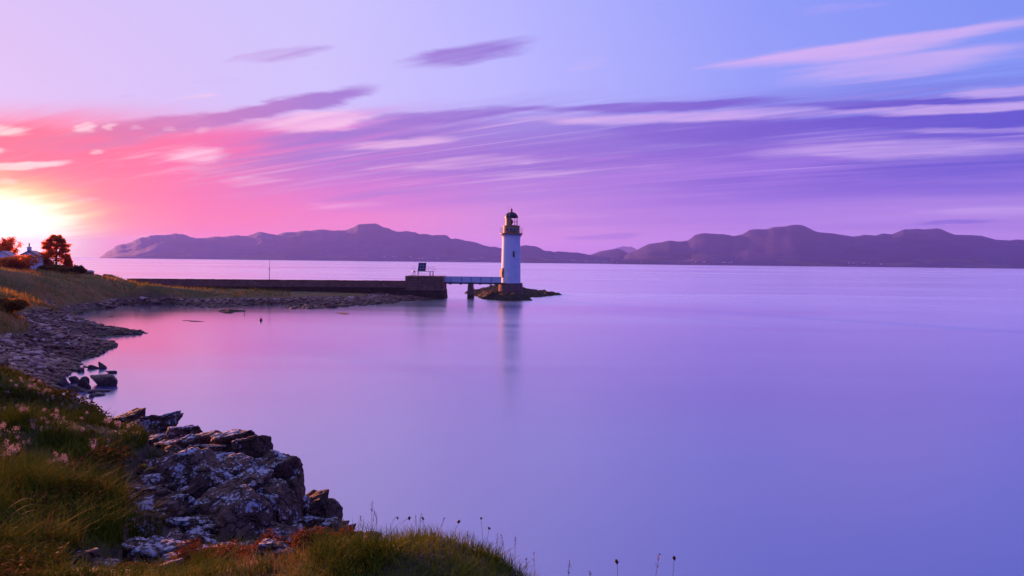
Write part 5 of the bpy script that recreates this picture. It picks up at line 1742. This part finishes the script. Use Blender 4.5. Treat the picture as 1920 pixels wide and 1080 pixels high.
# ------------------------------------------------------------------ heather bushes in front
for i, (px, py, w, h, Y, lab) in enumerate([(360, 1100, 140, 100, 5.8, 'reddish heather bush at the bottom edge left of a browner one'), (445, 1108, 160, 116, 5.5, 'rusty brown heather bush at the bottom edge with pink sprigs'),
                                            (540, 1100, 170, 122, 5.3, 'dark brown heather bush beneath the pale flat rock'), (612, 1095, 130, 128, 5.1, 'olive brown heather bush against the grassy mound'), (270, 1105, 130, 56, 5.9, 'low rusty heather bush at the bottom edge below the lichened rocks')]):
    bush('heather_bush', px, py, w, h, Y, HEATHER, 110 + i, lab, 'heather', 9000, 0.016, 'heather bushes along the bottom edge')

# ------------------------------------------------------------------ meadowsweet on the bank
FM = []; SM = []
for s_ in range(6):
    g = np.random.default_rng(700 + s_)
    mb = MB(); tips = []
    for k_ in range(g.integers(2, 4)):
        a = g.uniform(0, 6.28); h = g.uniform(.45, .7)
        e = (math.cos(a) * .10, math.sin(a) * .10, h)
        mb.tube([(0, 0, 0), (e[0] * .3, e[1] * .3, h * .5), e], [.007, .006, .004], 5); tips.append(e)
    me = bpy.data.meshes.new('stem'); me.from_pydata(mb.v, [], mb.f); me.update(); me.materials.append(STEM); SM.append(me)
    Pn = np.concatenate([np.array(t) + g.normal(0, 1, (46, 3)) * np.array((.030, .030, .045)) for t in tips])
    V, Fq, r_ = leaf_cloud(Pn, .024, 1, 720 + s_, 1.2)
    me = mesh_np('flower_head', V, Fq, False, {'rnd': r_}); me.materials.append(FLOWER); FM.append(me)
spots = [(52, 735), (66, 728), (76, 742), (90, 738), (95, 752), (30, 728), (12, 742), (46, 785), (52, 780), (38, 772), (3, 770), (85, 780), (95, 783), (103, 788), (80, 790), (62, 792), (114, 796), (90, 800), (150, 790), (160, 782),
         (198, 800), (206, 792), (220, 802), (218, 808), (35, 826), (40, 830), (30, 848), (27, 858), (5, 852), (18, 862), (14, 875), (20, 872), (52, 842), (105, 870), (110, 873), (98, 878), (130, 884), (115, 882), (172, 845), (180, 842), (203, 830), (206, 842), (170, 858), (240, 812), (245, 868),
         (60, 712), (40, 716), (20, 718), (78, 722), (120, 760), (130, 768), (8, 812), (70, 815), (150, 820), (92, 812)]
for i, (px, py) in enumerate(spots):
    p = cast(px, py + 16)
    if p is None: continue
    s_ = random.uniform(.36, .62)
    root = empty('meadowsweet', (p.x, p.y, p.z - .02), random.uniform(0, 6.28), 'pale frothy meadowsweet flower standing in the green bank', 'flower', 'meadowsweet flowers on the left bank')
    root.scale = (s_, s_, s_)
    link('stem', SM[i % 6], None, root); tag(link('flower_head', FM[i % 6], None, root), kind='stuff')
# yellow ragwort
for (px, py, lab) in ((268, 874, 'yellow flower head on the bank by the lichened rocks, left of its twin'), (281, 879, 'yellow flower head nearest the lichened rocks on the bank')):
    p = cast(px, py + 14)
    root = empty('yellow_flower', (p.x, p.y, p.z - .02), 0, lab, 'flower', 'yellow flowers beside the rocks')
    hh = .18
    mb = MB(); mb.tube([(0, 0, 0), (.01, 0, hh)], .008, 5); mb.build('stem', STEM, root)
    g = np.random.default_rng(int(px))
    Pn = np.array((0, 0, hh)) + g.normal(0, 1, (70, 3)) * np.array((.055, .055, .02))
    V, Fq, r_ = leaf_cloud(Pn, .03, .6, 3, 1.2); link('petals', mesh_np('petals', V, Fq), YELLOW, root)
# fern at the left edge
for j, (px, py) in enumerate(((6, 1000), (2, 985), (14, 1008))):
    p = cast(max(px, 1), py)
    root = empty('fern', (p.x - .1, p.y, p.z - .02), random.uniform(-.4, .4), 'green fern frond arching in from the left edge above the bleached stick', 'fern', 'fern fronds at the left edge')
    mb = MB(); pts = [(t * .42, 0.02 * t, .28 * math.sin(t * 1.9)) for t in np.linspace(0, 1, 9)]
    mb.tube(pts, [.006 * (1 - .8 * i / 8) for i in range(9)], 5); mb.build('stem', STEM, root)
    mb = MB()
    for i in range(1, 9):
        for s_ in (-1, 1):
            b_ = Vector(pts[i]); l_ = .12 * (1 - i / 10)
            mb.add([b_, b_ + Vector((.03, s_ * l_ * .5, -.01)), b_ + Vector((.05, s_ * l_, -.03)), b_ + Vector((.0, s_ * l_ * .55, -.015))], [(0, 1, 2, 3)])
    o = mb.build('leaflets', GRASS, root)
    a_ = o.data.attributes.new('rnd', 'FLOAT', 'POINT'); a_.data.foreach_set('value', np.full(len(o.data.vertices), .22, np.float32))
# bleached stick and the twig on the mound
pts = []
for px, py in ((-30, 1082), (0, 1074), (30, 1072), (60, 1071), (92, 1073)):
    p = at_depth(px, py, 5.0); pts.append(p)
mb = MB(); mb.tube(pts, [.012, .012, .010, .009, .006], 7); tag(mb.build('stick', STICK), 'pale bleached stick lying in the grass at the bottom left corner', 'stick')
pts = [at_depth(px, py, y_) for px, py, y_ in ((712, 1041, 4.25), (722, 1043, 4.22), (733, 1033, 4.24), (743, 1022, 4.3))]
mb = MB(); mb.tube(pts, [.004, .006, .005, .003], 6); tag(mb.build('twig', STICK), 'thin grey forked twig lying on the grassy mound', 'twig')

# ------------------------------------------------------------------ dry stems on the mound
ST = [(676, 1008, 676, 966, 'plume', 'pale'), (694, 1010, 702, 958, 'plume', 'dark'), (712, 1012, 705, 962, 'plume', 'dark'), (727, 1004, 743, 969, 'knap', 'nod'), (741, 1004, 765, 972, 'knap', 'nod'), (781, 1012, 779, 966, 'plume', 'pale'),
      (797, 1008, 792, 971, 'knap', 'up'), (786, 1010, 790, 962, 'plume', 'dark'), (783, 1014, 785, 992, 'plume', 'dark'), (844, 1014, 861, 979, 'knap', 'up'), (818, 1012, 834, 970, 'plume', 'pale'), (904, 1026, 902, 972, 'knap', 'up'),
      (905, 1026, 917, 991, 'knap', 'up'), (878, 1014, 877, 995, 'plume', 'dark'), (886, 1016, 888, 998, 'plume', 'dark'), (930, 1036, 944, 1016, 'plume', 'dark'), (928, 1034, 934, 1000, 'plume', 'pale'), (963, 1048, 966, 1006, 'plume', 'pale'),
      (803, 1006, 814, 1000, 'knap', 'up'), (985, 1066, 987, 1046, 'plume', 'dark'), (999, 1074, 1001, 1036, 'plume', 'pale'), (655, 1005, 650, 978, 'plume', 'pale'), (694, 1002, 698, 940, 'plume', 'dark'), (950, 1046, 940, 1002, 'plume', 'pale'),
      (1062, 1110, 1068, 1050, 'plume', 'dark'), (1108, 1115, 1106, 1071, 'plume', 'dark'), (1164, 1120, 1157, 1055, 'knap', 'up'), (1198, 1120, 1237, 1038, 'plume', 'pale'), (1254, 1125, 1264, 1047, 'knap', 'up'),
      (512, 1090, 508, 1015, 'knap', 'red'), (475, 1080, 472, 1040, 'plume', 'pale'), (484, 1084, 484, 1052, 'plume', 'pale'), (432, 1085, 430, 1040, 'plume', 'pale')]
for i, (bx, by, tx_, ty, kind, look) in enumerate(ST):
    if bx > 1020:
        Yd = 3.15
    elif bx < 560:
        Yd = 5.3
    else:
        Yd = 4.55
    b_ = at_depth(bx, by, Yd); t_ = at_depth(tx_, ty, Yd)
    zg = gz(b_.x, b_.y)
    b_.z = min(b_.z, zg) if bx < 1020 else zg
    if b_.z < t_.z - .9: b_.z = t_.z - .9
    if kind == 'knap':
        lab = 'thin dry stem with round dark seed head above the grassy mound'
        if bx > 1020: lab = 'round seed head on a stem right of the mound'
        if look == 'red': lab = 'reddish seed head on a stem before the dark rocks'
        if look == 'nod': lab = 'curved dry stem with nodding dark seed head on the mound'
        gp_ = lab
        root = empty('seed_head_stem', b_, 0, lab, 'plant', gp_)
    else:
        lab = 'slender grass stalk with %s plume above the grassy mound' % ('a pale pink' if look == 'pale' else 'a dark')
        if bx > 1020: lab = 'slender grass stalk right of the mound'
        if bx < 560: lab = 'pale grass plume among the heather at the bottom edge'
        root = empty('grass_stalk', b_, 0, lab, 'plant', lab)
    d = t_ - b_
    if look == 'nod':
        pts = [Vector((0, 0, 0)), d * .4 + Vector((-d.x * .22, 0, .03)), d * .8 + Vector((-d.x * .1, 0, .018)), d, d + Vector((.008, 0, -.006))]
        rad_ = [.0018, .0016, .0014, .0012, .0012]
    else:
        pts = [Vector((0, 0, 0)), d * .5 + Vector((random.uniform(-.01, .01), 0, 0)), d]; rad_ = [.0017, .0013, .0009]
    mb = MB(); mb.tube(pts, rad_, 5); mb.build('stem', STEM, root)
    e = Vector(pts[-1])
    if kind == 'knap':
        P_, f_ = rock_shape(900 + i, 2, 0, .12, 8)
        s_ = .0056
        me = mesh_np('seed_head', P_ * np.array((s_, s_, s_ * 1.15)) + np.array(e), f_, True)
        link('seed_head', me, PINKSEED if look == 'red' else SEED, root)
        mb = MB()
        for k_ in range(7):
            a = k_ * .9
            mb.tube([e, e + Vector((math.cos(a) * .010, math.sin(a) * .010, .006))], [.0012, .0004], 4, False)
        mb.build('bracts', SEED, root)
    else:
        g = np.random.default_rng(1000 + i)
        ax_ = d.normalized(); L_ = min(.07, d.length * .4)
        m = 34
        t = g.uniform(0, 1, m)
        Pn = np.array(e)[None] - np.array(ax_)[None] * (t * L_)[:, None] + g.normal(0, 1, (m, 3)) * (.0016 + .0035 * np.sin(np.pi * np.clip(t, 0, 1)))[:, None]
        V, Fq, r_ = leaf_cloud(Pn, 0.0052, 3.0, 1100 + i, 1.6)
        link('plume', mesh_np('plume', V, Fq), PINKSEED if look == 'pale' else SEED, root)

ORD = ['leftmost', 'second', 'third', 'fourth', 'fifth', 'sixth', 'seventh', 'eighth', 'ninth', 'tenth', 'eleventh', 'twelfth', 'thirteenth', 'fourteenth', 'fifteenth', 'sixteenth', 'seventeenth', 'eighteenth']


def nth(i, what, where):
    return ('leftmost %s %s' % (what, where)) if i == 0 else ('%s %s from the left %s' % (ORD[i], what, where))


def relabel(objs, what, where, key):
    for i, o in enumerate(sorted(objs, key=key)):
        o['label'] = nth(i, what, where)


px_of = lambda o: float(project([tuple(o.location)])[0][0])
tops = [o for o in COL.objects if o.parent is None and o.name.startswith(('meadowsweet', 'grass_stalk', 'seed_head_stem', 'fern'))]
py_of = lambda o: float(project([tuple(o.location)])[1][0])
mw = [o for o in tops if o.name.startswith('meadowsweet')]
for lo, hi, where in ((0, 768, 'along the crest of the bank'), (768, 795, 'just below the bank crest'), (795, 832, 'halfway down the upper bank'), (832, 868, 'in the middle of the bank'), (868, 2000, 'lowest on the bank')):
    relabel([o for o in mw if lo <= py_of(o) < hi], 'pale meadowsweet', where, px_of)
relabel([o for o in tops if o.name.startswith('fern')], 'green fern frond', 'arching in at the bottom left', px_of)
for lab0 in sorted({o['label'] for o in tops if not o.name.startswith(('meadowsweet', 'fern'))}):
    grp = [o for o in tops if o['label'] == lab0]
    if len(grp) > 1:
        for i, o in enumerate(sorted(grp, key=px_of)):
            o['label'] = (ORD[i] + ' from the left, ' if i else 'leftmost ') + lab0
# ------------------------------------------------------------------ far shore houses


def far_house(px, py, Y, w, label, grp, rz=0.0, m=None):
    p = at_depth(px, py + 0.6, Y)
    d = ray(px, py + 0.6).normalized()
    hits = [h[0] for h in (t.ray_cast(Vector((0, 0, CAM_H)), d) for t in HILLT) if h[0] is not None]
    if hits:
        p = min(hits, key=lambda q: q.y)
    w *= p.y / Y
    w *= .62
    root = empty('far_house', (p.x, p.y, p.z), rz, label, 'house', grp)
    L_, D_, h_ = w, w * .55, w * .38
    mb = MB(); mb.add([(-L_ / 2, -D_ / 2, -2), (L_ / 2, -D_ / 2, -2), (L_ / 2, D_ / 2, -3), (-L_ / 2, D_ / 2, -3), (-L_ / 2, -D_ / 2, h_), (L_ / 2, -D_ / 2, h_), (L_ / 2, D_ / 2, h_), (-L_ / 2, D_ / 2, h_), (-L_ / 2, 0, h_ * 1.55), (L_ / 2, 0, h_ * 1.55)],
                      [(0, 1, 5, 4), (1, 2, 6, 9, 5), (2, 3, 7, 6), (3, 0, 4, 8, 7)]); mb.build('wall', HOUSEW, root)
    mb = MB(); mb.add([(-L_ / 2 - .3, -D_ / 2 - .4, h_ + .1), (L_ / 2 + .3, -D_ / 2 - .4, h_ + .1), (L_ / 2 + .3, 0, h_ * 1.58), (-L_ / 2 - .3, 0, h_ * 1.58), (-L_ / 2 - .3, D_ / 2 + .4, h_ + .1), (L_ / 2 + .3, D_ / 2 + .4, h_ + .1)],
                      [(0, 1, 2, 3), (3, 2, 5, 4)]); mb.build('roof', HOUSER, root)


for hi_, (px, py) in enumerate(((721, 481), (737, 480.5), (744, 480.5), (770, 481.5), (786, 484.5), (792, 484.5), (821, 484.5), (885, 485.5), (890, 485.5), (903, 483), (930, 486.5))):
    far_house(px, py, 5330, random.uniform(14, 24), nth(hi_, 'tiny white house', 'on the far shore beneath the left hills'), 'houses beneath the left hills', random.uniform(-.5, .5))
for hi_, (px, py) in enumerate(((1073, 487), (1078, 487.5), (1097, 489.5), (1101, 489.5), (1117, 489), (1130, 490.5), (1136, 490.5), (1148, 487.5), (1157, 491))):
    far_house(px, py, 4920, random.uniform(12, 20), nth(hi_, 'tiny white house', 'by the gap between the two hill ranges'), 'houses by the gap in the hills', random.uniform(-.5, .5))
for hi_, (px, py) in enumerate(((1203, 491.5), (1305, 491), (1318, 491), (1322, 491), (1355, 492), (1359, 492), (1366, 492.5), (1371, 491.5), (1373, 492))):
    far_house(px, py, 3985, random.uniform(9, 15), nth(hi_, 'tiny white house', 'on the shore under the right hills'), 'houses under the right hills', random.uniform(-.5, .5))
for hi_, (px, py) in enumerate(((1592, 493), (1600, 493), (1608, 495.5), (1620, 493), (1630, 493.5), (1652, 495))):
    far_house(px, py, 3985, random.uniform(9, 16), nth(hi_, 'tiny white house', 'in the hamlet at the far right shore'), 'houses in the right hand hamlet', random.uniform(-.5, .5))

# ------------------------------------------------------------------ haze
hzm = bpy.data.materials.new('evening_haze'); hzm.use_nodes = True
T = NT(hzm.node_tree); T.n.clear()
out = T.n.new('ShaderNodeOutputMaterial')
pv = T.n.new('ShaderNodeVolumePrincipled')
pv.inputs['Color'].default_value = (0.34, 0.36, 1.0, 1)
pv.inputs['Density'].default_value = 0.000058
pv.inputs['Anisotropy'].default_value = 0.2
T.l.new(pv.outputs[0], out.inputs['Volume'])
mb = MB(); mb.box(-SEA_R - 200, SEA_R + 200, -2800, SEA_R + 200, -4.5, 372)
tag(mb.build('haze', hzm), 'thin evening haze over the sound', 'haze', None, 'stuff')
